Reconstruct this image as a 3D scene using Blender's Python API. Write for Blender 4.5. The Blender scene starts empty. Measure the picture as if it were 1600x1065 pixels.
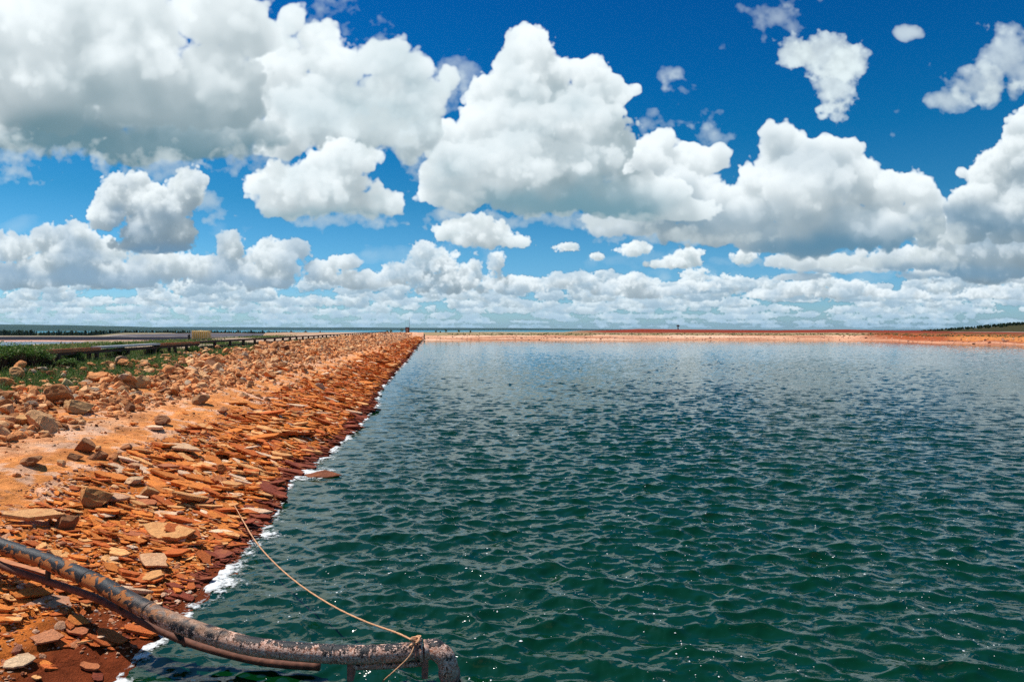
import bpy, math, random
import numpy as np
from mathutils import Vector
F32=np.float32
SC=bpy.context.scene
COLL=SC.collection
# ------------------------------------------------------------------ camera, sun, sky, exposure
CAM_Z=4.0; FPX=1067.0; PITCH=math.radians(0.993)
SUN_EL=math.radians(59); SUN_AZ=math.radians(-66)      # azimuth from +Y towards +X
SUN_STRENGTH=5.0; SKY_STRENGTH=0.10; EXPOSURE=0.24
HAZE_DENSITY=2.2e-5
cam=bpy.data.cameras.new('camera'); camo=bpy.data.objects.new('camera',cam); COLL.objects.link(camo)
cam.sensor_width=36; cam.lens=FPX/1600*36; cam.clip_start=.05; cam.clip_end=60000
camo.location=(0,0,CAM_Z); camo.rotation_euler=(math.pi/2-PITCH,0,0)
SC.camera=camo
sun=bpy.data.lights.new('sun','SUN'); suno=bpy.data.objects.new('sun',sun); COLL.objects.link(suno)
sun.energy=SUN_STRENGTH; sun.angle=math.radians(.5); sun.color=(1,.955,.88)
sdir=Vector((math.sin(SUN_AZ)*math.cos(SUN_EL),math.cos(SUN_AZ)*math.cos(SUN_EL),math.sin(SUN_EL)))
suno.rotation_euler=sdir.to_track_quat('Z','Y').to_euler(); suno.location=(-20,10,40)
vs=SC.view_settings; vs.view_transform='Standard'; vs.look='None'; vs.exposure=EXPOSURE; vs.gamma=1; vs.use_curve_mapping=False
SC.render.resolution_x=1024; SC.render.resolution_y=681
SC.cycles.use_denoising=False; SC.cycles.max_bounces=5; SC.cycles.sample_clamp_direct=12; SC.cycles.sample_clamp_indirect=4; SC.cycles.volume_bounces=0; SC.cycles.caustics_reflective=False
# ------------------------------------------------------------------ cloud picture
# ---- sky picture: built in the direction plane (u=x/y, v=z/y) looking north ----
FP=1067.0; CX0=800.0; HY=514.0           # reference focal length and horizon row used for the cloud layout
K=0.8                                     # sky texels per layout unit
PX0,PX1,PY0,PY1=-260,1860,-330,530
NV=128
def worley(cells,seed):
    r=np.random.default_rng(seed)
    pts=r.random((cells,cells,cells,3)).astype(F32)
    n=NV//cells
    g=np.arange(NV)
    ci=g//n; fr=((g%n)+.5)/n
    best=np.full((NV,NV,NV),9,F32)
    for a in (-1,0,1):
        ia=(ci+a)%cells
        for b in (-1,0,1):
            ib=(ci+b)%cells
            for c in (-1,0,1):
                ic=(ci+c)%cells
                p=pts[ia][:,ib][:,:,ic]
                d=(a+p[...,0]-fr[:,None,None].astype(F32))**2
                d+=(b+p[...,1]-fr[None,:,None].astype(F32))**2
                d+=(c+p[...,2]-fr[None,None,:].astype(F32))**2
                np.minimum(best,d,out=best)
    w=1-np.sqrt(best)
    return np.clip(w,0,1)
def fftnoise(beta,lo,seed):
    r=np.random.default_rng(seed)
    f=np.fft.rfftn(r.standard_normal((NV,NV,NV)).astype(F32))
    k=np.fft.fftfreq(NV)*NV; kz=np.fft.rfftfreq(NV)*NV
    kk=np.sqrt(k[:,None,None]**2+k[None,:,None]**2+kz[None,None,:]**2)
    f*=np.where(kk<lo,0,1/np.maximum(kk,1)**beta)
    v=np.fft.irfftn(f,s=(NV,NV,NV)).astype(F32)
    return v/v.std()
_vols=None
def vols():
    global _vols
    if _vols is None:
        w=worley(8,1)*.6+worley(16,2)*.28+worley(32,3)*.12
        w=(w-w.mean())/w.std()
        _vols=(w.astype(F32),fftnoise(2.4,3,5))
    return _vols
def samp(vol,z,ys,xs):
    """regular-grid periodic trilinear sample; z scalar, ys, xs vectors in voxels"""
    z%=NV; z0=int(z); fz=z-z0
    s=vol[z0]*(1-fz)+vol[(z0+1)%NV]*fz
    ys=ys%NV; y0=ys.astype(int); fy=(ys-y0).astype(F32)[:,None]
    s=s[y0%NV]*(1-fy)+s[(y0+1)%NV]*fy
    xs=xs%NV; x0=xs.astype(int); fx=(xs-x0).astype(F32)[None,:]
    return s[:,x0%NV]*(1-fx)+s[:,(x0+1)%NV]*fx
W=int((PX1-PX0)*K); H=int((PY1-PY0)*K)
COL=np.zeros((H,W,3),F32); TRN=np.ones((H,W),F32)     # premultiplied colour, transmittance
def cloud(blobs,scale,amp=.38,k=7.,base=None,slices=44,seed=0,ext=.055,sunc=(1.02,1.0,.97),amb=(.42,.50,.54),dark=(.17,.27,.32),
          squash=1.,wisp=0.,light=1.,opac=1.,haze=0.,hazec=(.50,.66,.80),shade=(),shc=(.17,.34,.42),mott=.22):
    """blobs (x,y,rx,ry[,z]) in layout units; scale = size of the largest billow"""
    wv,fv=vols()
    r=np.random.default_rng(seed)
    b=np.array([(list(q)+[0])[:5] for q in blobs],F32)
    m=scale*.35
    x0=max(PX0,b[:,0].min()-b[:,2].max()*0-max(b[:,2])-m); x0=max(PX0,(b[:,0]-b[:,2]).min()-m); x1=min(PX1,(b[:,0]+b[:,2]).max()+m)
    y0=max(PY0,(b[:,1]-b[:,3]).min()-m); y1=min(PY1,(b[:,1]+b[:,3]).max()+m)
    ix0,ix1=int((x0-PX0)*K),int((x1-PX0)*K); iy0,iy1=int((y0-PY0)*K),int((y1-PY0)*K)
    X=(np.arange(ix0,ix1)/K+PX0).astype(F32); Y=(np.arange(iy0,iy1)/K+PY0).astype(F32)
    rz=np.minimum(b[:,2],b[:,3]*1.6)*.9
    zc=b[:,4]
    Z0=(zc-rz).min(); Z1=(zc+rz).max()
    dz=(Z1-Z0)/slices
    sc=NV/8/scale*1.0     # worley with 8 cells per tile: one cell = scale
    ox,oy,oz=r.random(3)*NV
    T=np.ones((len(Y),len(X)),F32); C=np.zeros((len(Y),len(X),3),F32)
    sh=.35
    od_prev=None
    for i in range(slices):
        z=Z0+(i+.5)*dz      # front (near) first
        f=np.full((len(Y),len(X)),-.8,F32)
        inside=np.zeros((len(Y),len(X)),bool)
        for j in range(len(b)):
            dzn=(z-zc[j])/rz[j]
            if abs(dzn)>1.25: continue
            jx0,jx1=np.searchsorted(X,[b[j,0]-1.3*b[j,2],b[j,0]+1.3*b[j,2]]); jy0,jy1=np.searchsorted(Y,[b[j,1]-1.3*b[j,3],b[j,1]+1.3*b[j,3]])
            if jx1<=jx0 or jy1<=jy0: continue
            q=((X[None,jx0:jx1]-b[j,0])/b[j,2])**2+((Y[jy0:jy1,None]-b[j,1])/b[j,3])**2+dzn**2
            np.maximum(f[jy0:jy1,jx0:jx1],1-np.sqrt(q)**1.3,out=f[jy0:jy1,jx0:jx1]); inside[jy0:jy1,jx0:jx1]|=q<1.69
        if f.max()<-.5: continue
        ys=Y*sc/squash+oy; xs=X*sc+ox; zs=z*sc+oz
        n=samp(wv,zs,ys,xs)*.62+samp(fv,zs*.7,ys*.7,xs*.7)*.38
        n2=samp(wv,zs*3.1,ys*3.1,xs*3.1)*.6+samp(fv,zs*2.3,ys*2.3,xs*2.3)*.4
        nn=n*.66+n2*.34
        if wisp: nn=nn*(1-wisp)+samp(fv,zs*1.7,ys*1.9,xs*1.2)*wisp
        g=f-.18+amp*nn
        if base is not None:
            bb=base+samp(fv,zs*.5,(ys*0+3.)[:1],xs*.5)*scale*.12
            g-=np.clip((Y[:,None]-bb)/(scale*.30),0,9)**1.2
        D=np.where(inside,np.clip(g*k,0,1),0)*opac
        # light optical depth inside the slice: from above, a little from the left
        c=np.empty_like(D); acc=np.zeros(len(X),F32); carry=0.
        step=1/K
        shf=0.
        for yy in range(len(Y)):
            shf+=sh
            if shf>=1:
                acc=np.concatenate([[0],acc[:-1]]).astype(F32); shf-=1
            c[yy]=acc; acc=acc*.9985+D[yy]*step
        if od_prev is not None: od=.72*c+.28*od_prev
        else: od=c
        od_prev=od
        q=od*ext*light*(60/scale)*.55
        L1=(.50*np.exp(-q)+.32*np.exp(-q*.30))[...,None]; L2=(.22*np.exp(-q*.06))[...,None]
        a=1-np.exp(-D*dz*.16*(70/scale)**.5)
        # powder: thin parts look less lit
        wgt=(T*a)
        sun=L1*np.array(sunc,F32)+L2*np.array((.62,.92,1.06),F32)
        low=np.exp(-q*.12)[...,None]
        am=np.array(amb,F32)*low+np.array(dark,F32)*(1-low)
        C+=wgt[...,None]*(sun*.78+am*.42)
        T*=1-a
        if T.max()<.01: break
    # broad soft shadow of the cloud's own bulk (bellies) and mottling between heads
    fa=samp(fv,oz+9.,Y*sc*.8+5.,X*sc*.55+7.); sh_=np.clip(mott*(fa*.5+.25),0,.5)
    for (sx,sy,srx,sry,st) in shade:
        q=((X[None]-sx)/srx+.22*fa)**2+((Y[:,None]-sy)/sry+.30*fa)**2
        sh_=1-(1-sh_)*(1-st*np.exp(-np.clip(q,0,30)**1.25*.9))
    C=C*(1-sh_[...,None])+(1-T)[...,None]*np.array(shc,F32)*sh_[...,None]
    if scale>=24:      # light diffuses inside the cloud: soften its inner shading, keep its outline
        al=1-T; Cb=C.copy(); ab=al.copy(); rr=3 if scale<40 else 4
        for _ in range(2):
            for ax in (0,1):
                Cb=sum(np.roll(Cb,d,ax) for d in range(-rr,rr+1))/(2*rr+1); ab=sum(np.roll(ab,d,ax) for d in range(-rr,rr+1))/(2*rr+1)
        C=.5*C+.5*Cb/np.maximum(ab,.02)[...,None]*al[...,None]
    if haze: C=C*(1-haze)+(1-T)[...,None]*np.array(hazec,F32)*haze
    S=(slice(iy0,iy1),slice(ix0,ix1))
    # paint over what is already there (call far clouds first)
    COL[S]=C+T[...,None]*COL[S]; TRN[S]*=T
def wisps(lst,alpha,scale,soft=.8,lit=.9,sq=.8):
    """torn thin cloud: noise eaten out of soft patches"""
    wv,fv=vols()
    for k,(cx,cy,rx,ry,st) in enumerate(lst):
        x0,x1=max(PX0,cx-2.4*rx),min(PX1,cx+2.4*rx); y0,y1=max(PY0,cy-2.4*ry),min(PY1,cy+2.4*ry)
        ix0,ix1=int((x0-PX0)*K),int((x1-PX0)*K); iy0,iy1=int((y0-PY0)*K),int((y1-PY0)*K)
        X=(np.arange(ix0,ix1)/K+PX0).astype(F32); Y=(np.arange(iy0,iy1)/K+PY0).astype(F32)
        sc=16./scale
        n=samp(fv,37.,Y*sc*.5/sq,X*sc*.5)*.55+samp(fv,71.,Y*sc*1.3/sq,X*sc*1.3)*.35+samp(fv,11.,Y*sc*3.1,X*sc*3.1)*.22+samp(wv,93.,Y*sc*1.0,X*sc*1.0)*.25
        q=((X[None]-cx)/rx)**2+((Y[:,None]-cy)/ry)**2
        g=st*1.5*np.exp(-q)-.72+n*.42*np.clip(1.6-q*.35,0,1)
        a=alpha*(1-np.exp(-np.clip(g,0,9)*2.2/soft))
        c=np.array((.74,.85,.88),F32)*lit*(1+.10*np.tanh(n))[...,None]
        S=(slice(iy0,iy1),slice(ix0,ix1)); COL[S]=c*a[...,None]+COL[S]*(1-a[...,None]); TRN[S]*=1-a
def build_sky():
    r=np.random.default_rng(11)
    # rows of small far clouds, farthest first
    for (yb,h,n,sc,hz,op,wf) in ((511,4,150,6,.74,.30,6),(504,5,150,7,.62,.40,6),(496,7,140,9,.48,.5,4.5),(487,9,120,11,.38,.65,4),(477,12,96,13,.30,.8,3.2),(466,15,70,16,.24,.95,2.6),(455,17,50,18,.18,1.,2.4)):
        bl=[]
        for _ in range(n):
            x=r.uniform(PX0,PX1); w=r.uniform(1.2,wf)*h
            bl.append((x,yb-h*.25-abs(r.normal(0,h*.45)),w,h*r.uniform(.45,.95),r.uniform(-20,20)))
        cloud(bl,sc,amp=.46,base=yb+3,slices=16,seed=int(yb),squash=.6,haze=hz,opac=op,light=1.6,dark=(.16,.27,.37),hazec=(.40,.60,.74),mott=.75,shc=(.22,.38,.53))
    bl=[]
    for x,y,rx,ry in ((30,430,80,26),(110,400,60,30),(100,420,90,35),(190,430,90,28),(270,415,70,25),(340,420,60,25),(360,385,24,30),(430,405,45,35),(455,392,28,22),(405,430,60,26),
        (505,425,36,18),(560,440,60,20),(540,410,28,14),(20,390,50,26),(70,372,25,22),(120,372,40,30),(155,395,50,25)):
        bl.append((x,y,rx,ry,r.uniform(-12,12)))
    cloud(bl,24,amp=.42,base=446,slices=34,seed=41,haze=.10,dark=(.16,.28,.39),light=1.7,mott=.5,shade=[(110,430,120,12,.7),(250,440,150,8,.5),(400,440,90,8,.5),(150,400,50,8,.5)],shc=(.22,.36,.50))
    bl=[(x,y,rx,ry,r.uniform(-10,10)) for x,y,rx,ry in ((630,425,40,18),(665,400,26,26),(690,410,30,26),(735,425,22,28),(700,440,70,20),(775,420,18,32),(800,445,60,16),(880,440,40,14),(905,435,26,16),(985,440,28,18),(1000,455,50,14),
        (960,450,60,13),(1090,446,36,10),(1060,452,30,9),(1200,460,45,12),(1255,450,40,14),(1320,455,60,16),(1400,465,70,16),(1490,470,60,14),(1560,460,60,18),(1285,440,22,14))]
    cloud(bl,18,amp=.42,base=462,slices=30,seed=42,haze=.12,light=1.3,mott=.5,shc=(.25,.42,.57),k=6,dark=(.18,.30,.40))
    # low banks on the right
    cloud([(1330,418,140,9),(1500,425,120,12),(1560,440,120,10),(1240,432,60,8)],24,amp=.38,base=436,slices=26,seed=66,light=2.5,shade=[(1450,432,200,7,.8)],shc=(.14,.28,.41),haze=.12,dark=(.12,.24,.36),squash=.6)
    cloud([(1300,408,120,14),(1450,404,130,24),(1580,420,110,40),(1540,385,80,45),(1600,380,90,60),(1480,370,50,50),(1700,420,160,60)],34,amp=.40,base=430,slices=34,seed=6,light=1.9,shade=[(1480,425,140,10,.8),(1560,380,90,14,.5)],shc=(.13,.27,.40),haze=.08,dark=(.12,.24,.35))
    # small ones in the middle
    cloud([(745,358,45,24),(700,362,25,16),(795,375,50,14),(760,372,80,16)],24,base=388,seed=7,slices=30,light=.8)
    cloud([(885,386,20,9)],11,base=394,seed=8,slices=16,light=.8); cloud([(932,400,13,8)],9,base=407,seed=9,slices=16,light=.8)
    cloud([(990,388,30,14),(1062,408,40,14),(1075,398,24,14),(1030,412,24,8),(1165,400,24,12)],18,base=420,seed=10,slices=24,light=.9)
    # left cumulus
    cloud([(185,308,34,40),(212,290,24,24),(170,335,34,26),(292,300,36,38),(306,285,22,20),(245,320,70,34),(245,365,66,28),(240,345,50,30),(285,360,30,26),(230,385,80,14)],26,amp=.34,base=397,slices=44,seed=12,light=1.5,shade=[(250,393,90,12,.85),(215,360,40,20,.4),(265,335,40,14,.25)],shc=(.15,.28,.42),k=8,dark=(.15,.27,.40))
    # right centre bank
    cloud([(1000,250,52,44,-10),(1035,225,30,24),(1085,250,60,34,20),(1120,235,24,20),(1225,225,44,40,10),(1200,210,22,22),(1280,245,60,42),(1325,235,30,28),(1330,270,50,40),(1240,290,110,60,-20),(1370,300,60,40),(1425,295,40,32),
        (1435,340,44,50),(1060,305,100,46,-20),(1150,320,120,44,-30),(1350,350,120,44,-10),(1260,370,150,32),(980,345,90,26),(1130,362,120,24)],52,amp=.34,base=404,slices=60,seed=13,light=1.0,shade=[(1310,388,180,22,.9),(1400,350,90,36,.5),(1290,250,40,40,.22),(1000,330,110,20,.45),(1120,345,90,18,.35)],shc=(.10,.24,.36),dark=(.11,.25,.38),k=8)
    # centre tower
    cloud([(830,86,42,42),(800,125,46,40),(856,122,40,44),(760,150,40,34,10),(922,116,40,36),(938,140,44,34),(960,150,42,24),(990,142,16,14),(850,180,90,60),(770,200,70,50,-10),(920,195,70,55),(700,260,50,50,-20),(690,215,40,34),
        (800,250,110,60,-25),(900,255,90,50,-15),(940,225,50,60,5),(720,305,64,30,-10),(860,300,130,38,-10),(960,310,90,32,-5),(1010,300,80,36),(1060,330,80,24)],50,amp=.34,base=338,slices=64,seed=14,light=.75,shade=[(880,312,150,30,.85),(800,230,90,30,.12),(940,230,60,30,.12)],shc=(.15,.31,.39),dark=(.12,.30,.38),k=9)
    # right edge
    cloud([(1600,215,50,50),(1580,260,60,50),(1530,280,34,24),(1500,270,14,14),(1545,320,70,44),(1620,320,90,80),(1500,350,40,50),(1700,260,120,110),(1480,385,34,30)],44,amp=.36,base=372,slices=44,seed=15,light=1.7,shade=[(1560,352,120,24,.7),(1590,270,50,30,.3)],shc=(.12,.25,.37),dark=(.11,.24,.35))
    # middle left
    cloud([(460,35,26,30,10),(500,60,44,30,10),(440,100,60,52),(520,95,60,46),(600,90,60,34),(645,110,44,40),(665,160,40,56),(620,160,70,50),(490,160,80,60,-10),(560,190,80,46,-10),(640,205,60,44,-10),(450,215,60,44,-10),
        (540,230,60,26,-10),(700,120,20,24,10)],58,amp=.36,base=300,slices=50,seed=16,light=.55,shade=[(630,190,60,30,.3),(500,190,60,20,.2)],k=4.2,dark=(.15,.27,.34))
    cloud([(425,280,46,32),(500,290,90,40),(580,318,56,26),(470,315,80,30),(540,250,60,36)],38,amp=.34,base=345,slices=40,seed=17,light=.65,shade=[(520,338,110,12,.5)],k=5.5)
    # upper left mass: a soft dark belly, then brighter heads in front
    cloud([(60,210,170,34,-10),(190,225,130,36,-10),(330,225,110,34,-10),(120,180,200,50),(380,200,60,40),(-120,200,120,60)],60,amp=.40,base=266,slices=30,seed=28,light=3.6,k=3,shade=[(150,240,260,60,.95),(350,240,120,50,.7)],shc=(.13,.25,.31),dark=(.10,.20,.26))
    cloud([(-120,60,160,150),(60,30,160,90),(190,20,120,70),(330,20,90,64),(400,60,44,40),(60,120,170,80,-10),(210,110,150,76,-20),(330,130,90,70,-10),(380,150,50,50),(230,165,120,44,-10),(60,150,150,50,-10),(-150,160,170,80)],
        72,amp=.36,base=238,slices=56,seed=18,light=.5,k=5,shade=[(90,212,170,30,.9),(340,215,120,55,.55),(190,150,110,34,.30),(330,60,80,40,.15),(130,235,80,26,.7)],shc=(.13,.24,.29),dark=(.15,.25,.31))
    # thin torn pieces and veils
    wisps([(1240,85,36,26,1.5),(1285,88,50,34,1.7),(1325,100,34,28,1.5),(1300,135,36,40,1.4),(1308,172,30,28,.9)],.88,26,soft=.8,lit=.92)
    wisps([(1418,54,26,13,1.3),(1480,158,48,22,1.3),(1530,135,60,34,1.4),(1575,100,60,50,1.3),(1560,150,60,30,1.1),(1510,60,50,22,.55)],.74,34,soft=1.1)
    wisps([(1075,140,50,40,.55),(1045,118,34,18,.8),(1100,175,40,26,.6),(1205,28,44,36,.8),(1230,0,50,20,.8),(1110,215,34,24,.8),(1125,75,12,10,.7),(1395,180,20,40,.5),(715,120,34,36,1.1),(695,150,34,40,1.1),(20,235,60,34,.7),(10,270,40,26,.7),(268,248,34,16,.9),
        (500,30,70,50,.9),(470,80,50,40,1.0),(600,60,40,30,.8),(590,170,90,60,1.0),(1020,190,40,20,.7),(1450,110,30,60,.4)],.52,30,soft=1.5)
    # frayed skirts round the lower edges of the big clouds
    wisps([(60,240,120,34,.9),(230,255,120,30,.9),(390,250,90,34,1.0),(600,215,60,50,.9),(640,260,50,50,.7),(520,345,120,16,.8),(700,330,60,30,.9),(860,345,200,18,.9),(1060,372,150,18,.9),(1300,408,180,16,.9),(1470,380,60,50,.9),(235,398,100,14,.9),(330,320,30,30,.8)],.60,26,soft=1.0,lit=.72)
    wisps([(x,y,190,26,.55) for x,y in ((100,350),(420,370),(700,395),(980,410),(1250,430),(1520,330))],.22,60,soft=1.3,sq=.5)
    # clouds higher up, above the picture: the water mirrors them
    cloud([(150,-130,200,60),(600,-200,150,50),(1350,-200,170,50),(1750,-120,120,50)],90,slices=24,seed=23,k=4,light=.4,mott=.1)
    # let the picture fade out at its border
    e=40; wy=np.clip((np.arange(H))/e,0,1); wx=np.clip(np.minimum(np.arange(W),W-1-np.arange(W))/e,0,1)
    f=(wy[:,None]*wx[None,:]).astype(F32); COL[:]*=f[...,None]; TRN[:]=1-(1-TRN)*f
    return np.dstack([COL,1-TRN])
# ------------------------------------------------------------------ world
class NT:
    """tiny helper round a node tree"""
    def __init__(s,t): s.t=t
    def n(s,ty,**k):
        nd=s.t.nodes.new(ty)
        for a,b in k.items():
            if a.startswith('i_'):
                key=a[2:]; key=int(key) if key.isdigit() else key.replace('_',' ')
                s.put(nd,key,b)
            else: setattr(nd,a,b)
        return nd
    def put(s,nd,key,b):
        if isinstance(b,bpy.types.NodeSocket): s.t.links.new(b,nd.inputs[key])
        elif isinstance(b,tuple) and len(b)==2 and isinstance(b[0],bpy.types.Node): s.t.links.new(b[0].outputs[b[1]],nd.inputs[key])
        elif isinstance(b,bpy.types.Node): s.t.links.new(b.outputs[0],nd.inputs[key])
        else: nd.inputs[key].default_value=b
    def m(s,op,a,b=None,c=None,clamp=False):
        nd=s.t.nodes.new('ShaderNodeMath'); nd.operation=op; nd.use_clamp=clamp
        for i,v in enumerate((a,b,c)):
            if v is not None: s.put(nd,i,v)
        return nd
    def mix(s,fac,a,b,mode='MIX'):
        nd=s.t.nodes.new('ShaderNodeMix'); nd.data_type='RGBA'; nd.blend_type=mode
        s.put(nd,0,fac); s.put(nd,6,a); s.put(nd,7,b)
        return nd.outputs[2]
    def ramp(s,fac,pts,interp='LINEAR'):
        nd=s.t.nodes.new('ShaderNodeValToRGB'); s.put(nd,0,fac); cr=nd.color_ramp; cr.interpolation=interp
        while len(cr.elements)<len(pts): cr.elements.new(.5)
        for e,(p,c) in zip(cr.elements,pts):
            e.position=p; e.color=c if isinstance(c,tuple) and len(c)==4 else (c if isinstance(c,tuple) else (c,c,c))+(1,)
        return nd.outputs[0]
    def noise(s,vec,scale,detail=4,rough=.55,dist=0.,out=0):
        nd=s.t.nodes.new('ShaderNodeTexNoise')
        if vec is not None: s.put(nd,'Vector',vec)
        nd.inputs['Scale'].default_value=scale; nd.inputs['Detail'].default_value=detail; nd.inputs['Roughness'].default_value=rough; nd.inputs['Distortion'].default_value=dist
        return nd.outputs[out]

def make_world():
    w=bpy.data.worlds.new('World'); SC.world=w; w.use_nodes=True
    t=NT(w.node_tree); w.node_tree.nodes.clear()
    rgba=build_sky()
    h,wd=rgba.shape[:2]
    a=rgba[...,3:]
    rgba[...,:3]=rgba[...,:3]/np.maximum(a,1e-3)
    img=bpy.data.images.new('cloud_picture',wd,h,alpha=True,float_buffer=True)
    img.colorspace_settings.name='Non-Color'; img.alpha_mode='CHANNEL_PACKED'
    img.pixels.foreach_set(np.ascontiguousarray(rgba[::-1]).astype(F32).ravel()); img.update(); img.pack()
    tc=t.n('ShaderNodeTexCoord'); sp=t.n('ShaderNodeSeparateXYZ',i_0=(tc,'Generated'))
    y=t.m('MAXIMUM',(sp,'Y'),.08)
    u=t.m('DIVIDE',(sp,'X'),y); v=t.m('DIVIDE',(sp,'Z'),y)
    U=t.m('DIVIDE',t.m('ADD',t.m('MULTIPLY',u,FP),CX0-PX0),PX1-PX0)
    V=t.m('DIVIDE',t.m('ADD',t.m('MULTIPLY',v,FP),PY1-HY),PY1-PY0)
    uv=t.n('ShaderNodeCombineXYZ',i_0=U,i_1=V)
    im=t.n('ShaderNodeTexImage',image=img,extension='CLIP',interpolation='Cubic',i_0=uv)
    sky=t.n('ShaderNodeTexSky',sky_type='NISHITA',sun_disc=False,sun_elevation=SUN_EL,sun_rotation=SUN_AZ,altitude=0,air_density=1.0,dust_density=.6,ozone_density=2.2)
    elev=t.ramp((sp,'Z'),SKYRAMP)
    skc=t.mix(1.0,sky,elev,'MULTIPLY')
    # soft scattered cloud outside the picture's part of the sky
    nz=t.noise((tc,'Generated'),5,5,.6)
    out=t.ramp(nz,[(.50,0.),(.62,1.)])
    edge=t.m('MULTIPLY',t.m('LESS_THAN',(sp,'Y'),.05),out)
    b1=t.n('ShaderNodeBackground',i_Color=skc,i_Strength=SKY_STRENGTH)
    b2=t.n('ShaderNodeBackground',i_Color=(im,'Color'),i_Strength=.90)
    b3=t.n('ShaderNodeBackground',i_Color=(.5,.6,.7,1),i_Strength=.5)
    fwd=t.m('MULTIPLY',(im,'Alpha'),t.m('GREATER_THAN',(sp,'Y'),.09))
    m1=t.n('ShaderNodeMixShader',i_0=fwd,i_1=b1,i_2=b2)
    m2=t.n('ShaderNodeMixShader',i_0=edge,i_1=m1,i_2=b3)
    t.n('ShaderNodeOutputWorld',i_Surface=m2)
SKYRAMP=[(0.,(.60,.92,1.26)),(.052,(.37,.74,1.12)),(.105,(.26,.66,.94)),(.174,(.10,.51,.75)),(.259,(.018,.43,.71)),(.342,(.005,.37,.71)),(.45,(.003,.31,.68)),(.62,(.22,.70,.98)),(1.,(.20,.62,.9))]  # upper stops brightened towards cyan, out of view, to lighten the water's reflections
make_world()

# ------------------------------------------------------------------ helpers
RNG=np.random.default_rng(7); random.seed(5)
_tab=np.random.default_rng(99).random((256,256)).astype(F32)
def vnoise(x,y):
    xi=np.floor(x).astype(np.int64); yi=np.floor(y).astype(np.int64)
    fx=x-xi; fy=y-yi; fx=fx*fx*(3-2*fx); fy=fy*fy*(3-2*fy)
    a=_tab[xi&255,yi&255]; b=_tab[(xi+1)&255,yi&255]; c=_tab[xi&255,(yi+1)&255]; d=_tab[(xi+1)&255,(yi+1)&255]
    return ((a*(1-fx)+b*fx)*(1-fy)+(c*(1-fx)+d*fx)*fy)*2-1
def fbm(x,y,scale,octv=4,gain=.5,off=0.):
    x=np.asarray(x,float)/scale+off; y=np.asarray(y,float)/scale+off*1.7
    s=0;a=1;n=0
    for i in range(octv):
        cs,sn=math.cos(.6*i),math.sin(.6*i)
        s=s+a*vnoise(x*cs-y*sn+i*17.3,x*sn+y*cs+i*9.1); n+=a; a*=gain; x=x*2.03; y=y*2.03
    return s/n
def sstep(a,b,x): 
    t=np.clip((x-a)/(b-a),0,1); return t*t*(3-2*t)
def tag(o,label=None,cat=None,group=None,kind=None):
    if label: o['label']=label
    if cat: o['category']=cat
    if group: o['group']=group
    if kind: o['kind']=kind
    return o
def link(o,parent=None):
    COLL.objects.link(o)
    if parent is not None: o.parent=parent
    return o
def empty(name,loc=(0,0,0),rz=0.):
    o=bpy.data.objects.new(name,None); o.empty_display_size=.2; o.location=loc; o.rotation_euler=(0,0,rz); return link(o)
def mesh_np(name,verts,polys,mat=None,smooth=True,cols=None,colname='tint'):
    """verts (n,3); polys: list of (k,m) index arrays (all polygons of one array have m corners)"""
    me=bpy.data.meshes.new(name)
    verts=np.asarray(verts,F32)
    if not isinstance(polys,list): polys=[polys]
    polys=[np.asarray(p,np.int32) for p in polys if len(p)]
    loops=np.concatenate([p.ravel() for p in polys]); tot=np.concatenate([np.full(len(p),p.shape[1],np.int32) for p in polys])
    start=np.concatenate([[0],np.cumsum(tot)[:-1]]).astype(np.int32)
    me.vertices.add(len(verts)); me.vertices.foreach_set('co',verts.ravel())
    me.loops.add(len(loops)); me.loops.foreach_set('vertex_index',loops)
    me.polygons.add(len(tot)); me.polygons.foreach_set('loop_start',start); me.polygons.foreach_set('loop_total',tot)
    me.polygons.foreach_set('use_smooth',np.full(len(tot),smooth))
    me.update(calc_edges=True)
    if cols is not None:
        at=me.attributes.new(colname,'FLOAT_COLOR','POINT'); c=np.ones((len(verts),4),F32); c[:,:cols.shape[1]]=cols
        at.data.foreach_set('color',c.ravel())
    if mat: me.materials.append(mat)
    return me
def obj(name,me,parent=None,loc=None):
    o=bpy.data.objects.new(name,me)
    if loc is not None: o.location=loc
    return link(o,parent)
def grid_faces(r,c):
    i=np.arange(r-1)[:,None]*c+np.arange(c-1)[None,:]
    return np.stack([i,i+1,i+1+c,i+c],-1).reshape(-1,4)
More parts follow.
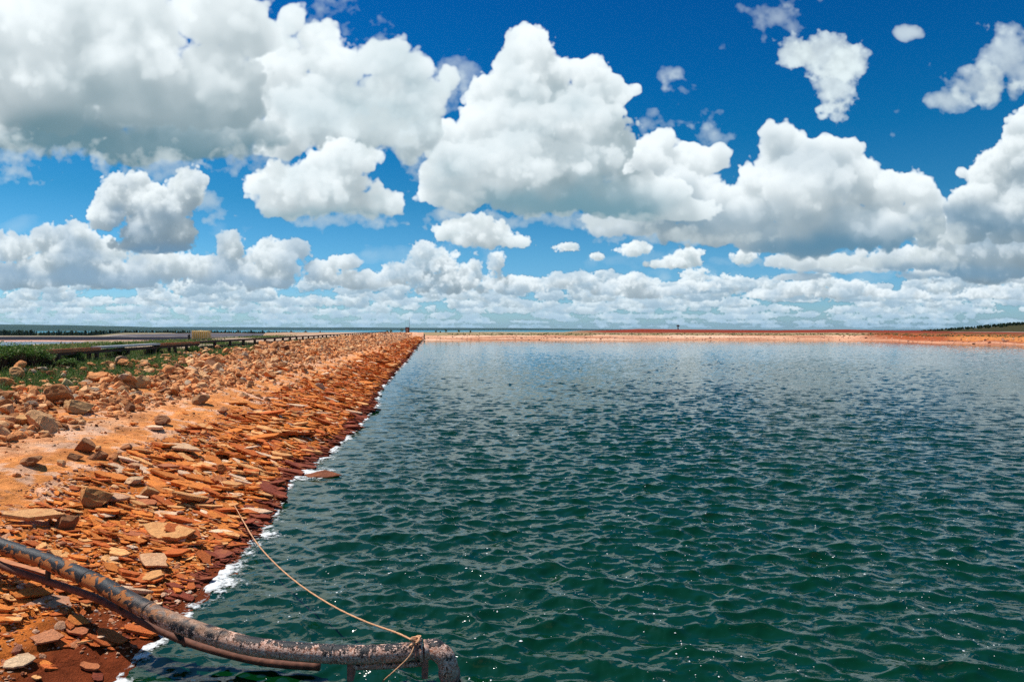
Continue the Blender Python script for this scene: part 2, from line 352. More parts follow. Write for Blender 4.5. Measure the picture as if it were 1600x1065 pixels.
class MB:
    def __init__(s): s.v=[];s.p={};s.n=0
    def add(s,v,faces):
        v=np.asarray(v,float); s.v.append(v)
        for f in faces: s.p.setdefault(len(f),[]).append([i+s.n for i in f])
        s.n+=len(v)
    def box(s,c,size,rot=0.,axes=None,taper=1.):
        hx,hy,hz=[q/2 for q in size]
        v=np.array([(x*(taper if z>0 else 1),y*(taper if z>0 else 1),z) for x,y,z in [(-hx,-hy,-hz),(hx,-hy,-hz),(hx,hy,-hz),(-hx,hy,-hz),(-hx,-hy,hz),(hx,-hy,hz),(hx,hy,hz),(-hx,hy,hz)]])
        if axes is not None: v=v@np.array(axes)
        elif rot: 
            c_,s_=math.cos(rot),math.sin(rot); v=v@np.array([[c_,s_,0],[-s_,c_,0],[0,0,1]])
        s.add(v+np.array(c),[(3,2,1,0),(4,5,6,7),(0,1,5,4),(1,2,6,5),(2,3,7,6),(3,0,4,7)])
    def tube(s,path,rad,n=16,cap=True):
        path=np.array(path,float); m=len(path); rad=np.broadcast_to(rad,(m,)) if np.ndim(rad)<2 else rad
        tan=np.gradient(path,axis=0); tan/=np.linalg.norm(tan,axis=1)[:,None]
        up=np.array([0,0,1.]); 
        if abs(tan[0]@up)>.95: up=np.array([0,1.,0])
        nrm=np.cross(tan[0],up); nrm/=np.linalg.norm(nrm); V=[]
        for i in range(m):
            nrm=nrm-tan[i]*(nrm@tan[i]); nrm/=np.linalg.norm(nrm); b=np.cross(tan[i],nrm)
            a=np.arange(n)*2*math.pi/n
            V.append(path[i]+rad[i]*(np.cos(a)[:,None]*nrm+np.sin(a)[:,None]*b))
        F=[(i*n+j,i*n+(j+1)%n,(i+1)*n+(j+1)%n,(i+1)*n+j) for i in range(m-1) for j in range(n)]
        V=np.concatenate(V)
        if cap: F+= [tuple(range(n))[::-1],tuple(range((m-1)*n,m*n))]
        s.add(V,F)
    def mesh(s,name,mat=None,smooth=False):
        return mesh_np(name,np.concatenate(s.v),[np.array(q) for q in s.p.values()],mat,smooth)
    def build(s,name,mat,parent=None,smooth=False,loc=None):
        return obj(name,s.mesh(name,mat,smooth),parent,loc)
def px_ray(px,py):
    a=(px-800)/FPX; b=-(py-532.5)/FPX
    c,s=math.cos(PITCH),math.sin(PITCH)
    return np.array([a,c+b*s,-s+b*c])
def at_z(px,py,z):
    d=px_ray(px,py); t=(z-CAM_Z)/d[2]; return np.array([0,0,CAM_Z])+d*t
def at_y(px,py,Y):
    d=px_ray(px,py); return np.array([0,0,CAM_Z])+d*(Y/d[1])

# ------------------------------------------------------------------ ground shape
TH=math.atan(126/1067.); UX,UY=-math.sin(TH),math.cos(TH); NX,NY=-math.cos(TH),-math.sin(TH)
def sl(x,y): return x*UX+y*UY, x*NX+y*NY
def xy(s,L): return s*UX+L*NX, s*UY+L*NY
def meander(s):
    m=np.interp(s,[0,6,8.4,15.2,17.8,19.6,22,28,34,50,70,95,140,260],[.35,.3,.26,.16,.36,.42,.1,-.25,-.32,.15,0,-.2,.1,0])
    return m+.16*fbm(s,s*0,2.1,4,.6,3.)+.05*fbm(s,s*0,.5,3,.6,8.)
S_END=251.
def bank_h(s,L,detail=True):
    Lm=L-meander(s)*(1-sstep(5,8,L))
    z=np.interp(Lm,[-6,1.5,2.75,3.2,4.2,7,9.6,14.5,15.3,16.4,17.4,33,39,60],[-2.5,-1.1,-.16,0,.19,.80,1.36,2.36,2.44,2.44,2.62,2.62,-.9,-1.2])
    wet=sstep(2.9,4.4,Lm)
    up=1-sstep(14,16,L)
    z=z+wet*(.10*fbm(s,L,3.2,3)*(.35+.65*up))
    z=z+wet*up*.045*fbm(s,L,.75,4,.55,5.)
    # bedding ledges of the thin sandstone
    q=fbm(s*.6+L*.5,L,1.6,4,.55,11.)*3.2+L*1.1
    fr=q-np.floor(q); st=sstep(.0,.12,fr)*(1-fr*.9)
    amp=sstep(3.3,3.9,Lm)*(1-sstep(6.6,8.2,L+.7*fbm(s,L,2.5,2,.5,2.)))
    z=z+amp*(.085*st-.03)
    # crest beyond the corner and the cross bank
    z=np.where(s>S_END-14,np.maximum(z,np.minimum((s-(S_END+ .4*fbm(L,s*0,3,3)))*.236,2.62)),z)
    clay=sstep(5.6,7,L)*(1-sstep(10,12,L)); q=fbm(s,L,.9,4,.55,27.); z=z+clay*(.06*np.abs(q)+.035*sstep(.0,.06,fbm(s*.5+L*.4,L,1.3,4,.55,44.)))
    if detail: z=z+.012*fbm(s,L,.16,3,.6,1.)*(L>2.6)
    return z
def pxof(x,y): return x/y*FPX+800
def shore_d(px): return np.interp(px,[600,660,1300,1390,1470,1600,1800],[S_END,S_END,248,226,193,171,150])
def far_h(x,y):
    px=pxof(x,y); ds=shore_d(px)+2.0*fbm(px/40,px*0,1,4,.6,4.)*sstep(1250,1400,px)
    o=y-ds
    ytop=np.interp(px,[600,880,905,960,1000,1060,1120,1200,1290,1325,1400,1450,1600,1800],[519.3,519,516.6,515.4,513.8,514.4,515.0,516.2,515.3,514.8,517.2,518.,518.4,518])
    zt=CAM_Z-(ytop-514)*(ds+72)/FPX
    z1=1.8+.15*fbm(x,y,14,3); z2=2.62
    z=np.where(o<9.5,o*z1/9.5, z1+(z2-z1)*sstep(9.5,18,o))
    z=np.where(o>22,z2+(zt-z2)*sstep(22,70,o),z)
    back=np.where(px>1380,160,95)
    z=np.where(o>back,zt+(-3.6-zt)*sstep(back,back+110,o),z)
    z=z+.10*fbm(x,y,5,4)*sstep(.5,3,o)+.25*fbm(x,y,22,3)*sstep(30,60,o)
    return z
def ground_hit(px,py):
    d=px_ray(px,py); t=4.
    while t<400:
        p=np.array([0,0,CAM_Z])+d*t; s,L=sl(p[0],p[1])
        if p[2]<bank_h(np.array([s]),np.array([L]),False)[0]: return p
        t+=.02+t*.0015
    return p

# ------------------------------------------------------------------ materials
def newmat(name):
    m=bpy.data.materials.new(name); m.use_nodes=True; m.node_tree.nodes.clear(); return m,NT(m.node_tree)
def finish(t,color,rough=.8,bump=None,bstr=.5,bdist=.02,spec=.3,**k):
    b=t.n('ShaderNodeBsdfPrincipled'); t.put(b,'Base Color',color); t.put(b,'Roughness',rough); t.put(b,'Specular IOR Level',spec)
    for a,v in k.items(): t.put(b,a.replace('_',' '),v)
    if bump is not None:
        bp=t.n('ShaderNodeBump',i_Strength=bstr,i_Distance=bdist,i_Height=bump); t.put(b,'Normal',bp)
    t.n('ShaderNodeOutputMaterial',i_Surface=b)
    return b
def rgb(r,g,b): return (r,g,b,1)
def mat_ground():
    m,t=newmat('ground_earth'); at=t.n('ShaderNodeAttribute',attribute_name='tint'); geo=t.n('ShaderNodeNewGeometry')
    P=(geo,'Position')
    n1=t.noise(P,1.3,6,.62); n2=t.noise(P,9,6,.65,.6); n3=t.noise(P,60,3,.6)
    v1=t.ramp(n1,[(.3,.72),(.7,1.28)]); v2=t.ramp(n2,[(.28,.68),(.5,1.),(.75,1.22)]); v3=t.ramp(n3,[(.3,.80),(.7,1.2)])
    c=t.mix(1.,(at,'Color'),v1,'MULTIPLY'); c=t.mix(1.,c,v2,'MULTIPLY'); c=t.mix(1.,c,v3,'MULTIPLY')
    # pink crusts of dried salt and clay
    pk=t.ramp(t.noise(P,2.6,7,.7,1.2),[(.55,0.),(.68,1.)])
    c=t.mix(t.m('MULTIPLY',pk,t.m('MULTIPLY',(at,'Alpha'),.55)),c,rgb(.62,.34,.22))
    h=t.m('ADD',t.m('MULTIPLY',n2,1.),t.m('MULTIPLY',n3,.35))
    finish(t,c,.95,h,1.,.07,.04)
    return m
def mat_rock(name,src):
    m,t=newmat(name); geo=t.n('ShaderNodeNewGeometry')
    if src=='attr': base=(t.n('ShaderNodeAttribute',attribute_name='tint'),'Color')
    else: base=(t.n('ShaderNodeObjectInfo'),'Color')
    P=(geo,'Position')
    n1=t.noise(P,3.1,5,.6,.4); n2=t.noise(P,17,6,.68,.8); n3=t.noise(P,75,3,.6)
    c=t.mix(1.,base,t.ramp(n2,[(.25,.62),(.5,1.),(.75,1.3)]),'MULTIPLY')
    c=t.mix(1.,c,t.ramp(n3,[(.3,.82),(.7,1.18)]),'MULTIPLY')
    st=t.ramp(n1,[(.52,0.),(.66,1.)])
    c=t.mix(t.m('MULTIPLY',st,.5),c,rgb(.46,.14,.04))
    h=t.m('ADD',n2,t.m('MULTIPLY',n3,.4))
    finish(t,c,.88,h,.9,.035,.25)
    return m
M_GROUND=mat_ground(); M_ROCK=mat_rock('rock_mass','attr'); M_ROCKO=mat_rock('rock_single','obj')

def grass_mask(s,L):
    n=fbm(s,L,2.2,4,.6,51.); lo=np.interp(s,[5,14,22,28,34,40,48,60,100],[11.4,11.7,12.3,12.7,12.3,13.6,14.3,15.0,15.4])
    return sstep(-.45,.25,(L-lo)*.9+n*1.5)*(1-sstep(16.2,17.2,L))*(1-sstep(50,75,s)*.85)*(s<150)
# ground colours by zone (surface pigment only)
def ground_col(s,L,z):
    n=fbm(s,L,1.4,4,.6,21.); n2=fbm(s,L,5,3,.5,31.)
    Lm=L-meander(s)
    def C(*c): return np.array(c)[None,:]
    red=C(.17,.036,.012); org=C(.54,.155,.030); sand=C(.76,.285,.085); pale=C(.78,.39,.20); tan=C(.52,.22,.075); soil=C(.20,.13,.065); crest=C(.38,.27,.19)
    col=red*np.ones((len(s),1))
    def mixc(c,a,b,x,pale_=None):
        nonlocal col
        w=sstep(a,b,x)[:,None]; col=col*(1-w)+c*w
    mixc(org,3.5,3.95,Lm+.25*n)
    cz=np.array([[.62,.33,.20]]); w=sstep(S_END-45,S_END-4,s)[:,None]*sstep(-.2,.2,z)[:,None]; col=col*(1-w)+cz*w
    mixc(sand,6.4,7.8,L+.9*n+.5*n2)
    mixc(pale,8.6,9.6,L+1.2*n2+.6*n); 
    mixc(sand*.9,9.3,10.2,L+.8*n)
    mixc(tan,10.6,12,L+.8*n)
    mixc(soil,13.9,14.6,L+.5*n+.3*n2)
    mixc(crest,17.5,19,L+.5*n)
    mixc(C(.22,.17,.10),33,37,L+.9*n)
    # near the camera end the lower slope is redder; far up the bank everything is paler
    w=(1-sstep(9,13,s))[:,None]*(1-sstep(4.1,4.9,Lm+.3*n))[:,None]; col=col*(1-w)+red*w
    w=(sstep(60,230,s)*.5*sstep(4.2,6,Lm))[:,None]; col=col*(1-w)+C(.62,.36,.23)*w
    p3=fbm(s,L,.55,4,.6,77.); cl=sstep(5.8,7,L)*(1-sstep(10,11.5,L))
    w=(sstep(.10,.22,p3)*cl*.75)[:,None]; col=col*(1-w)+C(.74,.45,.30)*w
    w=(sstep(.16,.24,-p3)*cl*.55)[:,None]; col=col*(1-w)+C(.50,.17,.055)*w
    w=(grass_mask(s,L)*.85)[:,None]; col=col*(1-w)+C(.085,.085,.035)*w
    a=sstep(5.5,8,L+n)*(1-sstep(12,14,L))
    return np.concatenate([col,a[:,None]],1)
def build_bank():
    s=[-3.]
    while s[-1]<300: s.append(s[-1]+max(.045,.0045*abs(s[-1])))
    s=np.array(s)
    L=np.concatenate([np.arange(-1,2.4,.3),np.arange(2.4,10,.045),np.arange(10,16.5,.075),np.arange(16.5,40,.5),np.arange(40,62,1.)])
    S,LL=np.meshgrid(s,L,indexing='ij'); sf,lf=S.ravel(),LL.ravel()
    z=bank_h(sf,lf); X,Y=xy(sf,lf)
    F=grid_faces(len(s),len(L))[:,::-1]; px=X/np.maximum(Y,1)*FPX+800; ok=~((sf>S_END-6)&(px>662)); F=F[ok[F].all(1)]
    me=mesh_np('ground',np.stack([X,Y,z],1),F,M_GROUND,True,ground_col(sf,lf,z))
    o=obj('ground',me); tag(o,kind='structure')
build_bank()
# ------------------------------------------------------------------ water
class Waves:
    """periodic height tile made from a wind-sea spectrum"""
    def __init__(s,size,n,lpeak,lmin,seed,spread=2.2,ang=0.,rms=.02):
        r=np.random.default_rng(seed); k=np.fft.fftfreq(n,size/n)*2*np.pi
        KX,KY=np.meshgrid(k,k,indexing='ij'); kk=np.hypot(KX,KY)+1e-6
        kp=2*np.pi/lpeak
        D=np.abs(np.cos(np.arctan2(KX,KY)-ang))**spread+.08
        S=np.exp(-.8*(kp/kk)**3)*kk**-3.1*D*np.exp(-(kk*lmin/6.28)**4)
        S[kk<kp*.45]=0
        f=np.fft.fft2(r.standard_normal((n,n)))*np.sqrt(S/kk)
        h=np.fft.ifft2(f).real; sc=rms/h.std(); s.h=(h*sc).astype(F32)
        F=np.fft.fft2(s.h)
        s.dx=np.fft.ifft2(1j*KX/kk*F).real.astype(F32); s.dy=np.fft.ifft2(1j*KY/kk*F).real.astype(F32)
        s.size=size; s.n=n
    def at(s,x,y,arr=None):
        a=s.h if arr is None else arr
        u=x/s.size*s.n; v=y/s.size*s.n
        i=np.floor(u).astype(np.int64); j=np.floor(v).astype(np.int64); fu=(u-i).astype(F32); fv=(v-j).astype(F32); i%=s.n; j%=s.n; i1=(i+1)%s.n; j1=(j+1)%s.n
        return (a[i,j]*(1-fu)+a[i1,j]*fu)*(1-fv)+(a[i,j1]*(1-fu)+a[i1,j1]*fu)*fv
W1=Waves(61.,1024,.97,.13,3,4.2,.10,.0200)
W2=Waves(13.7,512,.36,.07,4,1.4,-.3,.0038)
def wave(x,y):
    d=np.hypot(x,y); s,L=sl(x,y)
    shore=.25+.75*sstep(3.0,6.5,-0.+9.6-L-2.5+0*d) if False else .3+.7*sstep(-.2,3.0,3.2+meander(s)-L)
    gust=1+.40*fbm(x,y,17,3,.5,5.)+.30*fbm(x,y*.5,46,2,.5,15.)
    f=(1-sstep(16,150,d)*.52)
    a1=shore*gust*f; a2=(1-sstep(14,60,d))*gust
    h=W1.at(x,y)*a1+W2.at(x,y)*a2
    dx=W1.at(x,y,W1.dx)*a1*.95; dy=W1.at(x,y,W1.dy)*a1*.95
    return h,dx,dy
def mat_water():
    m,t=newmat('lake_water'); geo=t.n('ShaderNodeNewGeometry'); P=(geo,'Position')
    mp=t.n('ShaderNodeMapping',i_Vector=P); mp.inputs['Scale'].default_value=(.75,1.3,1)
    n1=t.noise(mp,5.5,4,.6,.3); n2=t.noise(mp,1.7,5,.62,.4)
    h=t.m('ADD',t.m('MULTIPLY',n1,.35),n2)
    big=t.noise(P,.04,3,.5)
    col=t.mix(t.ramp(big,[(.35,0.),(.65,1.)]),rgb(.0007,.0210,.0042),rgb(.0010,.0250,.0080))
    b=finish(t,col,.03,h,.22,.05,.5); b.inputs['IOR'].default_value=1.45
    return m
M_WATER=mat_water()
def build_water():
    d=[3.2]
    while d[-1]<268: d.append(d[-1]+max(.022,.0034*d[-1]))
    d=np.array(d); r=np.tan(np.linspace(math.radians(-43),math.radians(46),900))
    Dm,R=np.meshgrid(d,r,indexing='ij'); y=Dm.ravel(); x=(Dm*R).ravel()
    h,dx,dy=wave(x,y)
    v=np.stack([x+dx,y+dy,h],1)
    ok=np.ones(len(v),bool)
    s,L=sl(x,y); ok=((L<8)&(y<shore_d(pxof(x,y))+12))
    F=grid_faces(len(d),len(r)); F=F[ok[F].all(1)]
    used=np.unique(F); mp=np.zeros(len(v),np.int64); mp[used]=np.arange(len(used)); 
    me=mesh_np('water',v[used],mp[F],M_WATER,True)
    tag(obj('water',me),kind='structure')
build_water()
# ------------------------------------------------------------------ far shore, plain, ponds, hills, sea
def C3(*c): return np.array(c,float)[None,:]
def fan(name,px0,px1,npx,ys,hf,cf,mat=None,keep=None,kind='structure'):
    px=np.linspace(px0,px1,npx); PX,Y=np.meshgrid(px,ys,indexing='ij'); y=Y.ravel(); x=(PX.ravel()-800)/FPX*y
    z=hf(x,y); col=cf(x,y,z)
    F=grid_faces(npx,len(ys))
    if keep is not None: k=keep(x,y); F=F[k[F].all(1)]
    # winding so normals look up
    me=mesh_np(name,np.stack([x,y,z],1),F,mat or M_GROUND,True,col)
    o=obj(name,me); return tag(o,kind=kind)
def far_col(x,y,z):
    px=pxof(x,y); ds=shore_d(px); o=y-ds; n=fbm(x,y,7,4,.6,3.); n2=fbm(x/3,y*2,3,4,.6,13.)
    c=C3(.62,.33,.20)*np.ones((len(x),1))
    def mx(cc,w):
        nonlocal c; w=np.clip(w,0,1)[:,None]; c=c*(1-w)+cc*w
    mx(C3(.42,.16,.09),(1-sstep(.2,1.2,o))*.7)
    led=fbm(x/22,o*.75,1,3,.6,7.); mx(C3(.36,.13,.07),sstep(.05,.35,led)*.8)
    mx(C3(.76,.50,.35),sstep(.05,.4,-led)*.8)
    mx(C3(.20,.18,.085),sstep(8,10.5,o+2.2*n)*(.75+.25*n2))
    mx(C3(.30,.24,.15),sstep(12,15,o+3*n)*sstep(-.2,.3,n2)*.8)
    redw=sstep(860,960,px); mx(C3(.22,.036,.018),sstep(15,19,o+2*n)*redw)
    mx(C3(.17,.035,.022),sstep(45,70,o+6*n2)*redw*.6)
    r=sstep(1310,1400,px+40*n)
    mx(C3(.30,.075,.028),r*sstep(-1,5,o)*(1-sstep(22,30,o)))
    mx(C3(.52,.19,.06),sstep(1470,1500,px)*sstep(3,5,o+n)*(1-sstep(11,14,o+2*n)))
    mx(C3(.10,.085,.035),r*sstep(13,18,o+4*n)*(1-sstep(30,44,o))*sstep(-.3,.3,n2))
    mx(C3(.05,.045,.02),sstep(1420,1480,px)*sstep(66,74,o))
    mx(C3(.30,.25,.2),sstep(1480,1500,px)*sstep(58,60,o)*(1-sstep(64,66,o)))
    return np.concatenate([c,0*c[:,:1]],1)
def hill_right(x,y):
    px=pxof(x,y); return np.interp(px,[1380,1440,1500,1600,1750,1900],[0,.3,1.1,3.1,4.5,5])*sstep(205,260,y)
def far_ground(x,y):
    px=pxof(x,y); o=y-shore_d(px); z=far_h(x,y)
    return z+hill_right(x,y)*sstep(70,150,o)
fan('far_bank',652,1760,1100,np.concatenate([np.arange(150,285,.6),np.arange(285,420,3.),np.arange(420,640,12.)]),far_ground,far_col,keep=lambda x,y:(y-shore_d(pxof(x,y))>-3))
# land beyond the embankment
def in_pond1(x,y): 
    px=pxof(x,y)+12*fbm(y/9,y*0,1,3,.5,2.)+np.clip(y-190,0,99)*0
    return sstep(0,14,np.interp(y,[150,175,200,225,232],[0,30,140,160,60])-np.maximum(0,px-20))*sstep(145,152,y)*(1-sstep(229,232,y+fbm(x,y,20,2)))
def in_pond2(x,y):
    px=pxof(x,y); return sstep(380,392,px)*sstep(270,276,y-(px-380)*.06)*(1-sstep(338,344,y))*(1-sstep(500,520,px))
def terr_h(x,y):
    s,L=sl(x,y); px=pxof(x,y)
    z=.15+.12*fbm(x,y,15,4)+.0*x
    z=z-.9*in_pond1(x,y)-.85*in_pond2(x,y)
    d1=sstep(239.5,250,y)*(1-sstep(254,268,y))*(1-sstep(366,378,px)); z=z+d1*1.12
    d2=sstep(346,355,y)*(1-sstep(361,375,y))*sstep(150,190,px); z=z+d2*1.62*sstep(140,330,px)**.3
    z=z+1.7*sstep(365,400,y)*(1-sstep(400,430,y))*sstep(135,200,px)*(1-sstep(260,320,px))
    z=z-sstep(400,440,y)*3.7
    return np.where(L<35,-2.5,z)
def terr_col(x,y,z):
    px=pxof(x,y); n=fbm(x,y,9,4,.6,3.); n2=fbm(x,y,2.5,3,.6,1.)
    c=C3(.46,.30,.21)*np.ones((len(x),1))
    def mx(cc,w):
        nonlocal c; w=np.clip(w,0,1)[:,None]; c=c*(1-w)+cc*w
    mx(C3(.17,.16,.07),sstep(0,.35,n)*(1-sstep(225,238,y)))
    mx(C3(.55,.30,.22),sstep(226,232,y)*(1-sstep(238,240,y)))
    D1=(1-sstep(366,378,px))
    mx(C3(.018,.018,.026),sstep(237.5,238.5,y)*(1-sstep(249.3,250,y))*D1)
    mx(C3(.62,.52,.44),sstep(250,250.8,y+.5*n2)*(1-sstep(256,258,y))*D1)
    mx(C3(.16,.14,.11),sstep(257,262,y)*(1-sstep(320,330,y))*D1)
    mx(C3(.09,.085,.10),sstep(346,348,y)*(1-sstep(353.5,354.5,y)))
    mx(C3(.62,.50,.42),sstep(354.3,355.5,y)*(1-sstep(362,364,y)))
    mx(C3(.20,.165,.10),sstep(365,372,y))
    return np.concatenate([c,0*c[:,:1]],1)
fan('terrace',-420,640,560,np.concatenate([np.arange(40,225,2.5),np.arange(225,270,.7),np.arange(270,344,2.5),np.arange(344,372,.8),np.arange(372,460,4.)]),terr_h,terr_col,keep=lambda x,y:sl(x,y)[1]>33)
def mat_pond(name,c,rough=.12):
    m,t=newmat(name); geo=t.n('ShaderNodeNewGeometry'); h=t.noise((geo,'Position'),1.1,4,.6)
    b=finish(t,rgb(*c),rough,h,.5,.25,.5); b.inputs['IOR'].default_value=1.33; return m
M_POND=mat_pond('pond_water',(.03,.07,.10)); M_SEA=mat_pond('sea_water',(.008,.16,.21),.35)
M_SEA.node_tree.nodes['Principled BSDF'].inputs['Specular IOR Level'].default_value=.15
def sheet(name,x0,x1,y0,y1,z,mat,nx=2,ny=2,kind='structure',cols=None):
    xs=np.linspace(x0,x1,nx); ys=np.linspace(y0,y1,ny); X,Y=np.meshgrid(xs,ys,indexing='ij')
    v=np.stack([X.ravel(),Y.ravel(),np.full(X.size,z)],1)
    c=None if cols is None else np.tile(np.array(cols),(len(v),1))
    return tag(obj(name,mesh_np(name,v,grid_faces(nx,ny),mat,False,c)),kind=kind)
sheet('pond',-420,-88,140,236,-.22,M_POND)
sheet('pond',-150,-60,262,344,-.28,mat_pond('pale_pond_water',(.30,.38,.44)))
sheet('plain',-2600,2600,-60,1455,-4.2,M_GROUND,30,30,cols=(.10,.095,.045,0))
sheet('sea',-16500,16500,-100,14500,-12,M_SEA)
def mat_hill():
    m,t=newmat('far_woodland'); geo=t.n('ShaderNodeNewGeometry'); n=t.noise((geo,'Position'),.004,6,.65)
    c=t.ramp(n,[(.3,(.012,.03,.014)),(.7,(.035,.055,.025))]); finish(t,c,.95,None,spec=.05); return m
M_HILL=mat_hill()
def hill_range(pts,d0,d1,px0,px1,seed):
    yt=np.array(pts,float)
    px=np.linspace(px0,px1,400); t=np.linspace(0,1,14); PX,T=np.meshgrid(px,t,indexing='ij'); p=PX.ravel(); t_=T.ravel()
    d=d0+(d1-d0)*t_; x=(p-800)/FPX*d; top=np.interp(p,yt[:,0],yt[:,1])+.18*fbm(p,p*0,70,4,.5,seed)
    zt=CAM_Z+(514-top)*d0*1.25/FPX
    prof=np.sin(np.clip(t_,0,1)*math.pi)**.6
    rel=1+.05*fbm(x,d,500,4,.6,seed)
    z=-12.5+(zt+12.5)*prof*np.where(prof<.93,rel,1)
    tag(obj('hills',mesh_np('hills',np.stack([x,d,z],1),grid_faces(400,14),M_HILL,True)),kind='structure')
hill_range([(-500,506),(0,507),(100,508),(200,510),(240,511.2),(280,513.5),(330,516)],5200,7200,-500,330,1.)
hill_range([(100,512),(240,511),(290,510.8),(350,511.0),(500,511.7),(560,511.4),(640,512.2),(800,512.5),(905,513.6),(1000,515),(1100,517)],9000,12500,60,1150,2.)
hill_range([(800,513.5),(1200,515),(1500,514.8),(2200,513)],10500,13500,700,1950,4.)

# ------------------------------------------------------------------ rocks
def ico(level):
    import bmesh
    bm=bmesh.new(); bmesh.ops.create_icosphere(bm,subdivisions=level,radius=1.)
    bm.verts.ensure_lookup_table(); v=np.array([q.co[:] for q in bm.verts]); f=np.array([[q.index for q in a.verts] for a in bm.faces]); bm.free(); return v,f
def make_stone(seed,level):
    r=np.random.default_rng(seed); v,f=ico(level); v=v*1.25
    for _ in range(11 if level>2 else 8):
        n=r.standard_normal(3); n/=np.linalg.norm(n); d=r.uniform(.52,.92)
        e=v@n-d; v=v-np.clip(e,0,None)[:,None]*n*.97
    v=v*np.array([1,r.uniform(.62,.95),r.uniform(.45,.8)])
    v=v+r.standard_normal(v.shape)*(.02 if level>2 else .03)
    return v.astype(F32),[f]
def make_slab(seed):
    r=np.random.default_rng(seed); n=r.integers(7,12)
    a=(np.arange(n)+r.uniform(-.38,.38,n))/n*2*math.pi; rad=r.uniform(.68,1.08,n)
    asp=r.uniform(.5,.85); P=np.stack([np.cos(a)*rad,np.sin(a)*rad*asp],1)
    # subdivide the outline once with ragged midpoints
    Q=[]
    for i in range(n):
        Q.append(P[i]); mid=(P[i]+P[(i+1)%n])/2; Q.append(mid*(1+r.uniform(-.07,.04)))
    P=np.array(Q); n=len(P)
    cup=lambda p:.10*(p[:,0]**2)*r0+.04*np.sin(p[:,0]*3+p[:,1]*2)
    r0=r.uniform(-.6,.8)
    top=np.c_[P,.5+cup(P)*2]; inn=np.c_[P*.72,.56+cup(P*.72)*2+r.uniform(-.1,.1,n)]; midr=np.c_[P*r.uniform(.95,1.05,(n,1)),0*P[:,0]+.0+cup(P)*2]; bot=np.c_[P*.9,-.5+cup(P)*2]; cen=np.array([[0,0,.58]])
    v=np.concatenate([inn,top,midr,bot,cen]); i=np.arange(n); j=(i+1)%n
    tri=np.stack([i,j,np.full(n,4*n)],1); q=np.concatenate([np.stack([i+n,j+n,j,i],1),np.stack([i+2*n,j+2*n,j+n,i+n],1),np.stack([i+3*n,j+3*n,j+2*n,i+2*n],1)])
    return v.astype(F32),[tri,q]
def rotm(axis_z,yaw,tilt,tdir):
    """rotation arrays (n,3,3): rows are local axes in world space; axis_z (n,3) base normal"""
    z=axis_z+np.stack([np.cos(tdir)*np.tan(tilt),np.sin(tdir)*np.tan(tilt),0*tilt],1); z/=np.linalg.norm(z,axis=1)[:,None]
    x=np.stack([np.cos(yaw),np.sin(yaw),0*yaw],1); x=x-z*(x*z).sum(1)[:,None]; x/=np.linalg.norm(x,axis=1)[:,None]
    return np.stack([x,np.cross(z,x),z],1)
def merge(name,vars_,vi,loc,R,sc,col,mat,smooth=False):
    V=[];P={};C=[];n=0
    for k in np.unique(vi):
        q=np.nonzero(vi==k)[0]; v,fs=vars_[k]
        w=v[None]*sc[q][:,None,:]; w=np.einsum('nij,njk->nik',w,R[q])+loc[q][:,None,:]
        V.append(w.reshape(-1,3)); C.append(np.repeat(col[q],len(v),0))
        for f in fs: P.setdefault(f.shape[1],[]).append((f[None]+(np.arange(len(q))*len(v))[:,None,None]+n).reshape(-1,f.shape[1]))
        n+=len(q)*len(v)
    return obj(name,mesh_np(name,np.concatenate(V),[np.concatenate(p) for p in P.values()],mat,smooth,np.concatenate(C)))
def normal_at(s,L):
    e=.12; dzs=(bank_h(s+e,L,False)-bank_h(s-e,L,False))/(2*e); dzl=(bank_h(s,L+e,False)-bank_h(s,L-e,False))/(2*e)
    dzs=np.clip(dzs,-.5,.5); dzl=np.clip(dzl,-.5,.5)
    n=np.stack([-(dzs*UX+dzl*NX),-(dzs*UY+dzl*NY),np.ones_like(s)],1); return n/np.linalg.norm(n,axis=1)[:,None]
def app(loc,size):
    px=pxof(loc[:,0],loc[:,1]); d=np.linalg.norm(loc-np.array([0,0,CAM_Z]),axis=1)
    py=514+(CAM_Z-loc[:,2])/loc[:,1]*FPX
    return np.where((px>8)&(px<1592)&(loc[:,1]>4)&(py<1058),size/d,0)
def place_single(name,mesh,loc,R,sc,col):
    o=bpy.data.objects.new(name,mesh); from mathutils import Matrix
    M=Matrix([list(R[0]),list(R[1]),list(R[2])]).transposed().to_4x4()
    for i in range(3):
        for j in range(3): M[j][i]*=float(sc[i])
    M.translation=Vector([float(q) for q in loc]); o.matrix_world=M; o.color=(*[float(c) for c in col[:3]],1)
    return link(o)
STV=[make_stone(i,2) for i in range(16)]; STVL=[make_stone(50+i,1) for i in range(10)]; STVH=[make_stone(80+i,3) for i in range(8)]
SLV=[make_slab(200+i) for i in range(26)]
ST_MESH=[mesh_np('stone',v,f,M_ROCKO,False) for v,f in STVH]
SL_MESH=[mesh_np('slab',v,f,M_ROCKO,False) for v,f in SLV]
TONES=[('pale tan',(.78,.41,.18)),('orange tan',(.76,.30,.10)),('brown',(.44,.17,.055)),('dark brown',(.25,.10,.04)),('greyish beige',(.52,.37,.24))]
STONES=[('orange',(.70,.205,.032)),('pale',(.78,.37,.13)),('rust red',(.56,.125,.022)),('dark wet red',(.22,.040,.016)),('cream',(.78,.50,.31))]
SPOTS=[]          # ground kept free for the hand-placed pieces (x, y, radius)
def free(loc):
    ok=np.ones(len(loc),bool)
    for (a,b,c) in SPOTS: ok&=np.hypot(loc[:,0]-a,loc[:,1]-b)>c
    return ok
